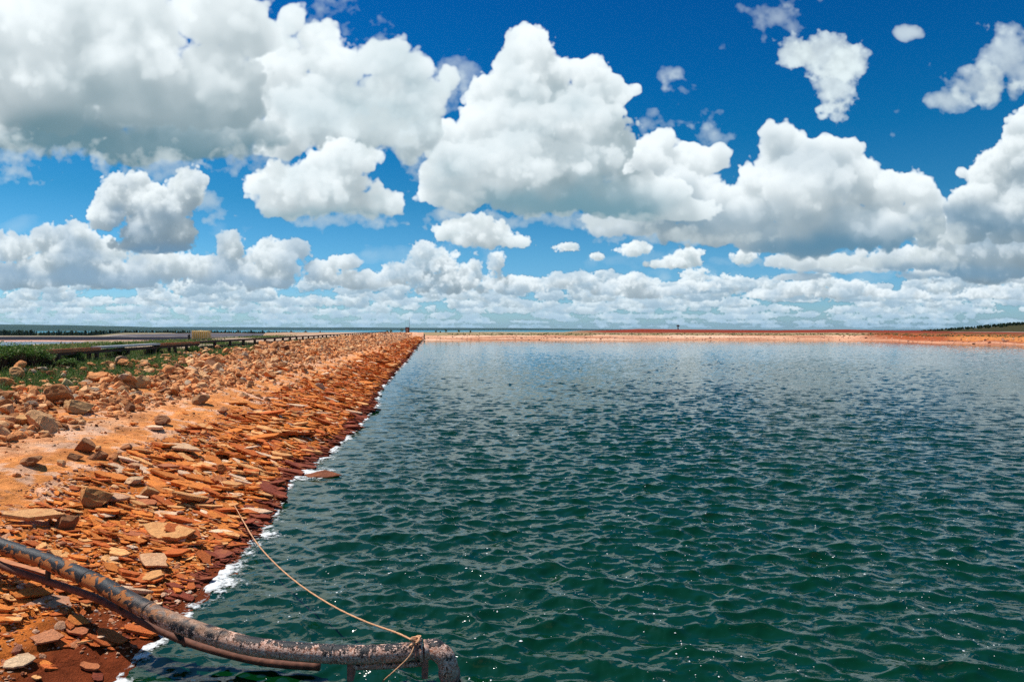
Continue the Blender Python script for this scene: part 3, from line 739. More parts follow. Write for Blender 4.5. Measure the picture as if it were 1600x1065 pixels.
def scatter_stones():
    r=np.random.default_rng(31)
    S=[];L=[];Z=[]
    # (s range, L range, number, size median, spread)
    S_,L_,SZ=[],[],[]
    def add(n,s0,s1,l0,l1,med,sig,power=1.):
        q=r.random(n); s=s0+(s1-s0)*q**power; l=r.uniform(l0,l1,n)
        S_.append(s);L_.append(l);SZ.append(med*np.exp(r.normal(0,sig,n)))
    add(8200,9,44,9.4,15.0,.090,.48); add(560,9,44,9.6,14.6,.18,.25)
    add(7500,9,44,9.2,15.0,.05,.35)
    add(11000,44,120,9.0,15.6,.125,.42); add(8500,120,262,7.5,15.8,.19,.38)
    add(900,8,60,6.3,10,.06,.6); add(3000,8,60,6.2,10,.022,.4); add(1600,30,80,6,9.6,.10,.5); add(2200,80,240,5,9,.15,.4)
    s=np.concatenate(S_);L=np.concatenate(L_);z=np.concatenate(SZ)
    n=fbm(s,L,1.6,3,.6,41.); edge=9.9+.9*fbm(s,L*0,5,3,.5,4.)-sstep(50,140,s)*1.6
    keep=(L>edge+r.normal(0,.45,len(L)))|(r.random(len(L))<np.where(z<.035,.7,.16))
    keep&=(n>-.42+.25*r.random(len(L)))|(L>11.5)|(L<9.4)
    grass=grass_mask(s,L); keep&=(grass<.3)|(r.random(len(L))<.10)
    s,L,z=s[keep],L[keep],z[keep]
    x,y=xy(s,L); h=bank_h(s,L)
    # pile: larger rest on smaller
    h=h+z*r.uniform(-.1,.55,len(z))+np.where(L>edge[keep]+1,r.uniform(0,.13,len(z)),0)
    loc=np.stack([x,y,h],1); ok=free(loc)
    s,L,z,loc=s[ok],L[ok],z[ok],loc[ok]; N=len(s)
    R=rotm(normal_at(s,L),r.uniform(0,6.3,N),r.uniform(0,.8,N),r.uniform(0,6.3,N))
    sc=z[:,None]*np.stack([r.uniform(.9,1.25,N),r.uniform(.9,1.1,N),r.uniform(.75,1.25,N)],1)
    tone=r.choice(5,N,p=[.28,.38,.20,.08,.06]); col=np.array([t[1] for t in TONES])[tone]*r.uniform(.85,1.12,(N,1))
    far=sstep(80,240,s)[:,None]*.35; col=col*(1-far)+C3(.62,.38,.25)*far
    a=app(loc,z); top=np.argsort(-a)[:288]; sel=np.zeros(N,bool); sel[top]=True
    for i in np.nonzero(sel)[0]:
        o=place_single('rubble_stone',ST_MESH[r.integers(len(ST_MESH))],loc[i],R[i],sc[i],col[i])
        size='large' if z[i]>.26 else 'mid-sized' if z[i]>.17 else 'small'
        zone='just below the grass' if L[i]>12.6 else 'mid rubble band' if L[i]>10.8 else 'at the lower rubble edge'
        dist='near the pipe end' if s[i]<16 else 'part-way along' if s[i]<28 else 'farther along'
        size=size.replace('mid-sized','medium')
        tag(o,f'{size} {TONES[tone[i]][0]} angular stone {zone}, {dist}','stone','rubble stones on the upper bank')
    m=~sel; near=m&(s<44); fr=m&(s>=44)
    o=merge('rubble_stones',STV+STVL,np.where(near,r.integers(0,16,N),16+r.integers(0,10,N))[m],loc[m],R[m],sc[m],col[m],M_ROCK)
    tag(o,'smaller tan and brown rubble stones covering the upper bank','rubble',None,'stuff')
def scatter_slabs():
    r=np.random.default_rng(37); S_,L_,SZ=[],[],[]
    def add(n,s0,s1,l0,l1,med,sig):
        S_.append(r.uniform(s0,s1,n));L_.append(r.uniform(l0,l1,n));SZ.append(med*np.exp(r.normal(0,sig,n)))
    add(3600,3,16,3.0,7.4,.095,.45); add(230,3,18,3.6,7.2,.22,.28); add(5200,3,22,3.0,7.4,.046,.45)
    add(4200,16,45,2.8,7.4,.13,.48); add(4800,45,120,2.6,7.6,.20,.42); add(4200,120,256,2.4,8,.34,.4)
    add(6000,3,20,3.2,7.4,.034,.4); add(420,5,60,7,9,.10,.6); add(500,60,240,6.5,9,.22,.4)
    s=np.concatenate(S_);L=np.concatenate(L_);z=np.concatenate(SZ)
    Lm=L-meander(s); n=fbm(s,L,1.5,4,.6,61.); up=7.0+.9*fbm(s,L*0,3.4,3,.5,14.)
    keep=(Lm>3.26+.12*(s<12))&((L<up+r.normal(0,.3,len(L)))|(r.random(len(L))<.1)); keep&=n>-.40+.15*r.random(len(L))
    # bare wet clay ramp where the pipe crosses the waterline
    keep&=~((s<8.8)&(s>4.6)&(Lm<4.6+.35*n)&(r.random(len(L))<.93))
    s,L,z,Lm=s[keep],L[keep],z[keep],Lm[keep]; z=z*(.74+.26*sstep(9,16,s)); x,y=xy(s,L); loc=np.stack([x,y,bank_h(s,L)],1); ok=free(loc)
    s,L,z,Lm,loc=s[ok],L[ok],z[ok],Lm[ok],loc[ok]; N=len(s)
    yaw=math.radians(-8)+r.normal(0,.55,N)+np.where(r.random(N)<.5,math.pi,0)
    tilt=np.abs(r.normal(.10,.09,N)); tdir=math.radians(100)+r.normal(0,.9,N)
    R=rotm(normal_at(s,L),yaw,tilt,tdir)
    th=np.clip(z*r.uniform(.08,.26,N),.012,.085); sc=np.stack([z*r.uniform(1.,1.45,N),z,th],1)
    loc[:,2]+=th*.3+np.sin(tilt)*z*.55+r.uniform(-.012,.026,N)
    tone=r.choice(5,N,p=[.46,.22,.25,.0,.07]); tone=np.where(Lm<3.48+.28*r.random(N),3,tone); tone=np.where((s<9.5)&(Lm<4.3),np.where(r.random(N)<.5,2,tone),tone)
    col=np.array([t[1] for t in STONES])[tone]*r.uniform(.8,1.15,(N,1))
    a=app(loc,z); top=np.argsort(-a)[:286]; sel=np.zeros(N,bool); sel[top]=True
    for i in np.nonzero(sel)[0]:
        o=place_single('flat_rock',SL_MESH[r.integers(len(SL_MESH))],loc[i],R[i],sc[i],col[i])
        size='broad' if z[i]>.3 else 'palm-sized' if z[i]<.1 else 'mid-sized'
        zone="at the water's edge" if Lm[i]<3.6 else 'low on the slope' if L[i]<5.2 else 'high by the clay'
        px=pxof(loc[i,0],loc[i,1]); py=514+(CAM_Z-loc[i,2])/loc[i,1]*FPX
        below=py>np.interp(px,[0,80,180,260,330],[850,882,930,972,1003])
        side='nearer than the pipe' if below else 'beyond the pipe' if s[i]<14 else 'well up the bank'
        tag(o,f'{size} {STONES[tone[i]][0]} flat rock {zone}, {side}','flat rock','flat rocks along the shore')
    m=~sel
    o=merge('rock_slabs',SLV,r.integers(0,26,N)[m],loc[m],R[m],sc[m],col[m],M_ROCK)
    tag(o,'smaller orange rock flakes covering the lower bank','rock flakes',None,'stuff')
    # crushed chips between the slabs
    n=16000; s=3+30*r.random(n)**1.4; L=r.uniform(3.4,7.6,n); q=fbm(s,L,1.1,3,.6,71.)>-.05; s,L=s[q],L[q]; n=len(s); x,y=xy(s,L)
    z=.016*np.exp(r.normal(0,.5,n)); loc=np.stack([x,y,bank_h(s,L)+z*.4],1)
    keep=~((s<8.6)&(s>5.2)&(L-meander(s)<4.1)); 
    R=rotm(normal_at(s,L),r.uniform(0,6.3,n),r.uniform(0,.5,n),r.uniform(0,6.3,n)); sc=z[:,None]*np.stack([r.uniform(.9,1.6,n),np.ones(n),r.uniform(.4,.9,n)],1)
    col=np.array([(.62,.34,.20),(.48,.18,.08),(.66,.45,.32),(.36,.13,.07)])[r.integers(0,4,n)]
    o=merge('rock_chips',STVL,r.integers(0,10,n)[keep],loc[keep],R[keep],sc[keep],col[keep],M_ROCK)
    tag(o,'crushed pale and orange rock chips between the slabs','rock chips',None,'stuff')
# hand-placed boulders: px, py, width px, height factor, colour, label
BOULD=[(139,790,44,.85,(0.5,0.221,0.0682),'square orange boulder, lit on top, beside the overhanging clay crust',3),
 (97,832,32,1.05,(0.3,0.12,0.0465),'round dark brown boulder just above the black pipe',5),
 (337,757,26,.8,(0.4,0.12,0.0341),'rust orange boulder sitting on the slabs near the thin rope',1),
 (344,740,19,.9,(0.47,0.147,0.0372),'small orange boulder just behind the rust boulder on the slabs',2),
 (40,727,30,.55,(0.36,0.156,0.062),'long brown stone lying alone on the smooth clay',4),
 (127,706,34,.6,(0.3,0.129,0.0527),'dark brown lumpy stone in the middle of the clay strip',6),
 (150,718,22,.6,(0.34,0.138,0.0558),'dark brown stone right of the lumpy one on the clay',7),
 (197,703,18,.7,(0.33,0.138,0.0558),'small brown stone alone near the long tan crust',0),
 (113,718,20,.7,(0.36,0.156,0.062),'brown stone below the lumpy one on the clay',3),
 (206,758,28,.6,(0.68,0.414,0.223),'pale pink lump of stone at the top of the slabs',5),
 (226,776,30,.5,(0.5,0.248,0.093),'tan stone on a slab right of the pale pink lump',6),
 (208,732,20,.7,(0.55,0.294,0.149),'pinkish knob of stone on the clay above the pale lump',1),
 (250,664,30,.55,(0.36,0.156,0.0682),'dark topped brown boulder at the lower rim of the rubble',2),
 (308,632,28,.75,(0.36,0.184,0.0806),'dark brown boulder standing up from the rubble edge',4),
 (346,645,18,.75,(0.4,0.156,0.062),'red brown boulder alone on the clay right of the rubble',0),
 (113,645,40,.7,(0.55,0.294,0.118),'large tan boulder in the heart of the rubble',3),
 (215,606,26,.85,(0.6,0.331,0.136),'pale blocky boulder below the grass patch',7),
 (30,665,34,.6,(0.62,0.322,0.118),'broad flat-topped tan boulder at the left edge of the rubble',5),
 (100,604,16,.8,(0.66,0.506,0.248),'single pale yellow stone lying in the grass',6),
 (22,592,24,.8,(0.58,0.294,0.112),'tan stone below the dark hedge at the left',2),
 (500,745,46,.55,(0.22,0.069,0.031),'low dark red rock sticking out into the water with foam behind it',0)]
def place_boulders():
    r=np.random.default_rng(77)
    for (px,py,w,hf,c,lab,k) in BOULD:
        p=ground_hit(px,py) if px!=500 else at_z(px,py,.0); dist=np.linalg.norm(p-np.array([0,0,CAM_Z])); wr=w*dist/FPX/2
        R=np.eye(3); a=r.uniform(-.5,.5); R=np.array([[math.cos(a),math.sin(a),.06],[-math.sin(a),math.cos(a),.05],[0,0,1.]])
        loc=p+np.array([0,wr*.4,wr*hf*.55]); sc=np.array([wr*1.0,wr*.95,wr*hf*1.35])
        if px==500: R=np.array([[.995,.05,-.02],[-.05,.995,0],[0,0,1.]]); sc=np.array([wr*1.45,wr*.6,wr*.50]); loc=p+np.array([0,.12,.03])
        tag(place_single('boulder',ST_MESH[k],loc,R,sc,c),lab,'boulder')
        SPOTS.append((loc[0],loc[1],wr*1.15))
# broad plates and overhanging crusts: px, py (centre), width px, depth m, thickness m, lift m, yaw, tilt(x), tilt(y), colour, label
PLATES=[(285,706,62,.55,.07,.13,-.25,.05,.10,(.60,.36,.20),'long tan plate with a dark gap beneath it, below the clay',3),
 (52,818,74,.40,.07,.15,.30,.05,.06,(.66,.33,.13),'overhanging tan crust with a dark hollow under its edge, above the pipe',7),
 (178,786,52,.36,.06,.12,-.15,.06,.06,(.56,.30,.17),'pinkish crust ledge right of the square boulder',11),
 (225,790,46,.30,.035,.07,.15,.10,-.05,(.46,.14,.05),'bright orange plate propped beside the pinkish crust ledge',4),
 (240,888,58,.30,.04,.13,-.55,.22,-.16,(.60,.33,.17),'pale plate tilted up against its dark underside, just beyond the pipe',9),
 (317,785,38,.34,.035,.05,.1,.05,0,(.45,.14,.05),'wide orange plate in the middle of the slab slope',12),
 (75,1000,36,.24,.03,.04,-.2,0,0,(.52,.20,.09),'orange plate on the near side below the pipe',14),
 (30,1040,34,.22,.03,.05,.5,.05,0,(.66,.44,.26),'straw-coloured rectangular plate at the bottom left corner',16),
 (140,1048,28,.14,.03,.05,-.3,.05,0,(.48,.15,.055),'long orange plate beside the bare wet clay at the bottom',17),
 (120,990,40,.16,.03,.04,-.2,0,.05,(.47,.15,.06),'elongated orange plate on the near slope below the thin pipe',2),
 (215,838,50,.25,.03,.05,-.1,0,.05,(.44,.13,.05),'flat orange plate among slabs above the tilted pale plate',6),
 (345,870,36,.22,.03,.05,-.6,.1,.05,(.28,.07,.035),'dark red plate at the waterline near the white foam',8),
 (80,944,60,.5,.03,.03,0,0,.05,(.48,.24,.14),'large tan plate lying directly under the thin pipe',19),
 (262,733,34,.3,.05,.08,.2,.05,.05,(.46,.15,.06),'orange ledge plate just below the long tan plate',21),
 (372,905,26,.2,.03,.05,-.5,.1,.05,(.26,.06,.03),'small dark red plate dipping into the foam',22)]
def place_plates():
    for (px,py,w,dep,th,lift,yaw,tx,ty,c,lab,k) in PLATES:
        p=ground_hit(px,py); dist=np.linalg.norm(p-np.array([0,0,CAM_Z])); wr=w*dist/FPX/2
        x=np.array([math.cos(yaw),math.sin(yaw),0]); z=np.array([.16-tx*.6,-.02-.5*abs(tx)+ty*.3,1.]); z/=np.linalg.norm(z); x=x-z*(x@z); x/=np.linalg.norm(x)
        R=np.stack([x,np.cross(z,x),z])
        o=place_single('rock_plate',SL_MESH[k],p+np.array([0,0,lift]),R,np.array([wr,max(dep,wr*.6),th]),c); tag(o,lab,'rock plate')
        SPOTS.append((p[0],p[1],wr*.45))
place_boulders(); place_plates(); scatter_stones(); scatter_slabs()
# ------------------------------------------------------------------ plants
def mat_leaf(name,lo,hi,tr=.25):
    m,t=newmat(name); at=t.n('ShaderNodeAttribute',attribute_name='tint')
    b=t.n('ShaderNodeBsdfPrincipled',i_Base_Color=(at,'Color'),i_Roughness=.7); t.put(b,'Specular IOR Level',.2)
    tl=t.n('ShaderNodeBsdfTranslucent',i_Color=(at,'Color')); mx=t.n('ShaderNodeMixShader',i_0=tr,i_1=b,i_2=tl); t.n('ShaderNodeOutputMaterial',i_Surface=mx); return m
M_LEAF=mat_leaf('leaf',0,0)
def blades(loc,h,w,lean,r,col):
    """two-segment grass blades"""
    n=len(loc); a=r.uniform(0,6.3,n); d=np.stack([np.cos(a),np.sin(a),0*a],1); b=r.uniform(0,6.3,n); ld=np.stack([np.cos(b),np.sin(b),0*b],1)
    up=np.array([[0,0,1.]]); W=d*w[:,None]*.5; mid=loc+up*(h*.6)[:,None]+ld*(h*lean*.35)[:,None]; tip=loc+up*(h*(1-.25*lean))[:,None]+ld*(h*lean)[:,None]
    V=np.stack([loc-W,loc+W,mid+W*.8,mid-W*.8,tip],1).reshape(-1,3); k=np.arange(n)[:,None]*5
    return V,[k+np.array([[3,2,4]]),k+np.array([[0,1,2,3]])],np.repeat(col,5,0)
GREENS=np.array([(.065,.14,.022),(.10,.19,.03),(.14,.20,.05),(.20,.20,.07),(.30,.25,.11),(.045,.10,.03)])
def grass():
    r=np.random.default_rng(5); VV=[];P={3:[],4:[]};CC=[];n0=0
    def put(V,F,C):
        nonlocal n0
        VV.append(V);CC.append(C)
        for f in F: P[f.shape[1]].append(f+n0)
        n0+=len(V)
    def area(n,s0,s1,l0,l1,h,w,lean,pal,mask,base=None,sink=.02):
        s=s0+(s1-s0)*r.random(n); L=r.uniform(l0,l1,n); k=r.random(n)<mask(s,L); s,L=s[k],L[k]; x,y=xy(s,L); z=bank_h(s,L)-sink
        hh=h*np.exp(r.normal(0,.35,len(s)))*(.6+.7*np.clip(fbm(s,L,.8,3,.5,5.)+.5,0,1)); ww=w*r.uniform(.6,1.4,len(s))*(1+sstep(25,90,s)*1.5)
        c=GREENS[r.choice(6,len(s),p=pal)]*r.uniform(.7,1.3,(len(s),1)); put(*blades(np.stack([x,y,z],1),hh,ww,r.uniform(.2,1.1,len(s))*lean,r,c))
    g=[.26,.26,.18,.08,.06,.16]
    area(150000,14,75,11.4,17.2,.13,.026,1.,g,grass_mask)
    area(22000,8,60,11.4,17.2,.26,.014,1.,[.1,.2,.25,.2,.2,.05],lambda s,L:grass_mask(s,L)*.6)
    area(26000,75,258,14.6,16.6,.22,.05,1.,[.1,.15,.2,.25,.25,.05],lambda s,L:sstep(-.05,.3,fbm(s,L,5,3,.5,8.))*.7)
    # crest verge behind the trough and along its far edge
    area(45000,14,70,17.0,24,.22,.022,1.,[.2,.25,.25,.12,.08,.1],lambda s,L:sstep(-.1,.25,fbm(s,L,4,3,.5,18.)+.55*(1-sstep(30,44,s))-.05*(L-17)))
    area(60000,14,60,11.4,17.0,.07,.06,1.6,g,grass_mask)
    area(30000,18,150,25,33.5,.14,.05,1.,[.18,.22,.25,.15,.1,.1],lambda s,L:sstep(-.2,.2,fbm(s,L,6,3,.5,28.)+.5*(1-sstep(60,100,s))))
    me=mesh_np('grass',np.concatenate(VV),[np.concatenate(p) for p in P.values()],M_LEAF,False,np.concatenate(CC)); tag(obj('grass',me),'green grass and creeping weeds along the bank crest','grass',None,'stuff')
def leafball(center,rad,n,size,r,cols,zs=1.,low=0.):
    """leaf-sized faces spread through an uneven crown"""
    u=r.standard_normal((n,3)); u/=np.linalg.norm(u,axis=1)[:,None]; q=r.random(n)**.45
    lump=1+.30*np.sin(u[:,0]*4.1+center[0])*np.sin(u[:,1]*3.7+center[1]*2)+.18*np.sin(u[:,2]*7+center[0]*3)
    p=u*(q*lump)[:,None]*np.array(rad)[None,:]; p[:,2]*=zs
    a=r.standard_normal((n,3)); a/=np.linalg.norm(a,axis=1)[:,None]; b=np.cross(a,r.standard_normal((n,3))); b/=np.linalg.norm(b,axis=1)[:,None]
    s=size*r.uniform(.5,1.4,n)[:,None]; c=p+np.array(center)
    V=np.stack([c-a*s,c-b*s*.55,c+a*s,c+b*s*.55],1).reshape(-1,3)
    return V,(np.arange(n)[:,None]*4+np.arange(4)[None]),np.repeat(cols[r.integers(0,len(cols),n)]*r.uniform(.7,1.3,(n,1)),4,0)
def join(parts):
    V=[];F=[];C=[];n=0
    for v,f,c in parts: V.append(v);F.append(f+n);C.append(c);n+=len(v)
    return np.concatenate(V),np.concatenate(F),np.concatenate(C)
DARKG=np.array([(.018,.042,.014),(.03,.058,.018),(.045,.072,.025),(.012,.03,.012)])
def mat_plain(name,c,rough=.8,n=12.,var=.35,bs=.5,metal=0.,spec=.3,bd=.01):
    m,t=newmat(name); tc=t.n('ShaderNodeTexCoord'); q=t.noise((tc,'Object'),n,5,.65); q2=t.noise((tc,'Object'),n*.18,3,.6)
    col=t.mix(1.,rgb(*c),t.ramp(q,[(.28,1-var),(.72,1+var)]),'MULTIPLY'); col=t.mix(1.,col,t.ramp(q2,[(.3,1-var*.6),(.7,1+var*.5)]),'MULTIPLY')
    finish(t,col,rough,q,bs,bd,spec,Metallic=metal); return m
M_BARK=mat_plain('bark',(.09,.065,.045)); M_TWIG=mat_plain('dry_twig',(.055,.028,.018))
def plants_near():
    r=np.random.default_rng(9)
    # dark shrubs in a row beneath and beside the start of the trough
    items=[(26.5,15.9,.62,.62,'dense dark shrub with a green top cut by the left frame edge'),(27.5,15.8,.60,.66,'dark shrub between the left-edge shrub and the trough end'),(28.5,15.9,.62,.64,'dark shrub just before the start of the rusty trough'),
           (29.7,15.8,.55,.50,'low dark shrub at the very end of the rusty trough'),(33.0,16.2,.50,.38,'bushy clump under the first rusty length of trough'),(37.6,16.2,.55,.38,'green clump under the grey metal cover of the trough'),
           (42.0,16.1,.50,.36,'small bush under the trough after the grey cover'),(30.2,15.0,.36,.26,'small grey green bush on the grass slope in front of the trough'),(46.5,15.3,.40,.26,'bright green clump at the right end of the grass slope'),(45,19.5,.5,.35,'dry yellowish bush behind the trough before the tank')]
    for i,(s,L,rad,hh,lab) in enumerate(items):
        x,y=xy(s,L); z=float(bank_h(np.array([s]),np.array([L]))[0]); e=empty('shrub',(x,y,z)); tag(e,lab,'shrub')
        parts=[leafball((r.uniform(-.3,.3)*rad,r.uniform(-.3,.3)*rad,hh*.95+r.uniform(-.1,.1)),(rad*r.uniform(.6,.95),rad*r.uniform(.6,.95),hh*.62),620,.042,r,GREENS[[0,1,1,2,2]]*1.0) for _ in range(3)]
        v,f,c=join(parts); v[:,2]=np.maximum(v[:,2],.02); obj('foliage',mesh_np('foliage',v,f,M_LEAF,False,c),e)
        # dry brown undergrowth hanging beneath
        n=900; a=r.uniform(0,6.3,n); q=np.sqrt(r.random(n))*rad; b0=np.stack([np.cos(a)*q,np.sin(a)*q,0*q],1); V,F,C=blades(b0,hh*r.uniform(.5,1.25,n),r.uniform(.008,.02,n),r.uniform(0,.35,n),r,np.tile([(.06,.035,.022)],(n,1))*r.uniform(.5,1.5,(n,1)))
        obj('stems',mesh_np('stems',V,F,M_LEAF,False,C),e)
plants_near(); grass()
def tree_parts(x,y,z,h,r,cone=True,seg=5,n=42,size=.45,cols=DARKG):
    out=[]
    for k in range(seg):
        t=(k+.5)/seg; rad=h*(.20 if cone else .30)*(1.15-t*.85 if cone else math.sin(math.pi*(t*.8+.15)))*r.uniform(.75,1.25)
        out.append(leafball((x+r.uniform(-.25,.25)*rad,y+r.uniform(-.25,.25)*rad,z+h*(.22+.74*t)),(rad,rad,h*.5/seg*1.3),n,size*h/6,r,cols))
    return out
def wood(name,pos,label,r,n=26,size=.5,cone=.6):
    parts=[]
    for (x,y,z,h) in pos: parts+=tree_parts(x,y,z,h,r,r.random()<cone,3,n,size)
    v,f,c=join(parts); tag(obj(name,mesh_np(name,v,f,M_LEAF,False,c)),label,'trees',None,'stuff')
TREE_PROTO={}
def single_tree(x,y,z,h,lab,group,k,r):
    if k not in TREE_PROTO:
        v,f,c=join(tree_parts(0,0,0,1.,r,k%2==0,6,70,.30)); mb=MB(); mb.tube([(0,0,-.05),(.01,0,.3),(0,.01,.6),(0,0,.9)],[.028,.022,.014,.005],7)
        for q in range(5):
            a=q*1.9; mb.tube([(0,0,.35+q*.1),(math.cos(a)*.09,math.sin(a)*.09,.42+q*.1)],[.010,.004],5)
        TREE_PROTO[k]=(mesh_np('crown',v,f,M_LEAF,False,c),mb.mesh('trunk',M_BARK))
    e=empty('tree',(x,y,z),r.uniform(0,6)); e.scale=(h,h,h); tag(e,lab,'tree',group); obj('crown',TREE_PROTO[k][0],e); obj('trunk',TREE_PROTO[k][1],e)
def trees_far():
    r=np.random.default_rng(15); pos=[]
    def top(px): return np.interp(px,[-80,0,55,62,80,90,130,160,300,420,520,560],[515.4,515.4,516.2,518.4,518.2,516.4,517.6,516.2,516.6,517.4,519,520])
    for _ in range(1150):
        px=r.uniform(-90,545); y=r.uniform(520,820); x=(px-800)/FPX*y; h=(CAM_Z+4.3-(top(px)-514+abs(r.normal(0,1.1)))*y/FPX)*r.uniform(.88,1.03); pos.append((x,y,-4.3,max(h,1.2)))
    wood('woods',pos,'dark green belt of trees beyond the ponds',r)
    for i,px in enumerate([6,30,48,76,92,112,134,150,172,196,214,238,262,286,306,330,352,372,392,410,432,455,478,500]):
        y=r.uniform(500,518); x=(px-800)/FPX*y; t=top(px)-.9-r.random()*.9; h=CAM_Z+4.3-(t-514)*y/FPX
        place='above the dark dyke face' if px<150 else 'above the grey spoil mound' if px<300 else 'above the pale pond' if px<440 else 'where the tree belt thins out'
        single_tree(x,y,-4.3,h,f'dark tree standing above the far tree belt, {place}','taller trees in the belt beyond the ponds',i%4,r)
    # hill on the right
    pos=[]
    for _ in range(560):
        px=r.uniform(1440,1720); y=r.uniform(296,345); x=(px-800)/FPX*y; z=float(far_ground(np.array([x]),np.array([y]))[0]); h=np.interp(px,[1440,1500,1600,1720],[.5,1.,1.5,1.7])*r.uniform(.5,1.15); 
        pos.append((x,y,z-.1,h))
    wood('woods',pos,'scrubby green trees covering the low hill at the right',r,26,1.0,0.)
    for i,px in enumerate([1478,1497,1512,1531,1545,1560,1577,1583,1592]):
        y=325+2*i; x=(px-800)/FPX*y; z=float(far_ground(np.array([x]),np.array([y]))[0]); single_tree(x,y,z-.1,r.uniform(1.3,1.9)*np.interp(px,[1478,1600],[.6,1.1]),'small dark tree standing out on the low right-hand hill','trees on the low hill',i%4,r)
    # small bushes on the cross bank and along the crest
    for i,(px,y) in enumerate([(681,270),(688,268),(697,268),(717,271),(735,268),(605,240),(611,243),(628,262)]):
        x=(px-800)/FPX*y; z=2.6; e=empty('bush',(x,y,z)); 
        tag(e,'small dark bush on the crest left of the guard hut' if px<640 else 'small dark bush on top of the far cross bank','bush','little bushes on the bank tops'); hh=[.9,.6,1.3,1.1,.8,.9,1.2,1.6][i]
        v,f,c=join([leafball((0,0,hh*.6),(.45*hh,.45*hh,.5*hh),160,.12,r,GREENS[[0,3,5]]*.8)]); obj('foliage',mesh_np('foliage',v,f,M_LEAF,False,c),e); mb=MB(); mb.tube([(0,0,-.1),(.05,0,hh*.8)],[.04,.015],6); mb.build('stem',M_BARK,e)
    # olive scrub on the far bank
    parts=[]
    for _ in range(900):
        px=r.uniform(700,1620); o=r.uniform(9,14.5); y=float(shore_d(px))+o; x=(px-800)/FPX*y; z=float(far_ground(np.array([x]),np.array([y]))[0]); q=r.uniform(.10,.24)
        parts.append(leafball((x,y,z+q*.4),(q*2.4,q*1.5,q),12,.16,r,GREENS[[2,3,4,5]]*.9))
    v,f,c=join(parts); tag(obj('scrub',mesh_np('scrub',v,f,M_LEAF,False,c)),'olive scrub along the top of the far shore','scrub',None,'stuff')
    n=700; px=r.uniform(662,1600,n); o=r.uniform(.3,9,n)**1.; y=shore_d(px)+o; x=(px-800)/FPX*y; z=far_ground(x,y); R=rotm(np.tile([[0,0,1.]],(n,1)),r.uniform(0,6,n),r.uniform(0,.3,n),r.uniform(0,6,n)); q=.14*np.exp(r.normal(0,.5,n))
    col=np.array([(.16,.07,.05),(.30,.12,.08),(.62,.40,.28)])[r.integers(0,3,n)]
    tag(merge('far_rocks',STVL,r.integers(0,10,n),np.stack([x,y,z+q*.2],1),R,np.stack([q*1.4,q,q*.8],1),col,M_ROCK),'scattered dark stones on the pink far shore','stones',None,'stuff')
trees_far()

# ------------------------------------------------------------------ trough and rail on the crest
M_RUST=mat_plain('rusty_steel',(.36,.12,.045),.75,9,.5); M_DKWOOD=mat_plain('dark_timber',(.085,.045,.032),.85,14,.45); M_GREY=mat_plain('grey_sheet',(.34,.37,.40),.45,5,.2,.2,.3)
M_TOPR=mat_plain('sun_bleached_rust',(.46,.17,.07),.8,7,.4)
def axes_s(): return [(NX,NY,0),(UX,UY,0),(0,0,1)]
RAIL_L=16.0
def on(s,z,dl=0.): x,y=xy(s,RAIL_L+dl); return (x,y,z)
def gz(s,L=RAIL_L): return float(bank_h(np.array([float(s)]),np.array([float(L)]),False)[0])
def trough():
    x,y,z=on(29.6,gz(29.6)); e=empty('pipe_trough',(x,y,z)); tag(e,'long rusty trough on short legs along the grassy crest, ending at the left','trough')
    o=np.array([x,y,z])
    def P(s,zz,dl=0.): return np.array(on(s,zz,dl))-o
    segs=[(29.6,34.9,M_TOPR,0,3.10),(34.9,42.2,M_GREY,.05,3.13),(42.15,49.0,M_TOPR,0,3.12)]
    for k,(a,b,m,up,zt) in enumerate(segs):
        c=P((a+b)/2,zt+up-.06); mb=MB(); mb.box(c,(.46,b-a,.10),axes=axes_s()); 
        if k!=1:
            for d in (-.225,.225): mb.box(P((a+b)/2,zt-.0,d),(.03,b-a-.01,.06),axes=axes_s())
        q=mb.build('cover_sheet' if k==1 else 'deck',m,e)
        if k==1: q['label']='grey metal cover sheet'
        else: q['label']='rusty orange deck length'
    for d in (-.15,.15):
        mb=MB(); mb.box(P(39.3,2.93,d),(.07,19.6,.13),axes=axes_s()); mb.build('beam',M_DKWOOD,e)
    for s in (31.2,34.6,38.0,41.4,44.6,47.6):
        for d in (-.17,.17):
            zz=gz(s,RAIL_L+d)-.2; mb=MB(); mb.box(P(s,(2.87+zz)/2,d),(.14,.16,2.87-zz),axes=axes_s()); mb.build('leg',M_DKWOOD,e)
trough()
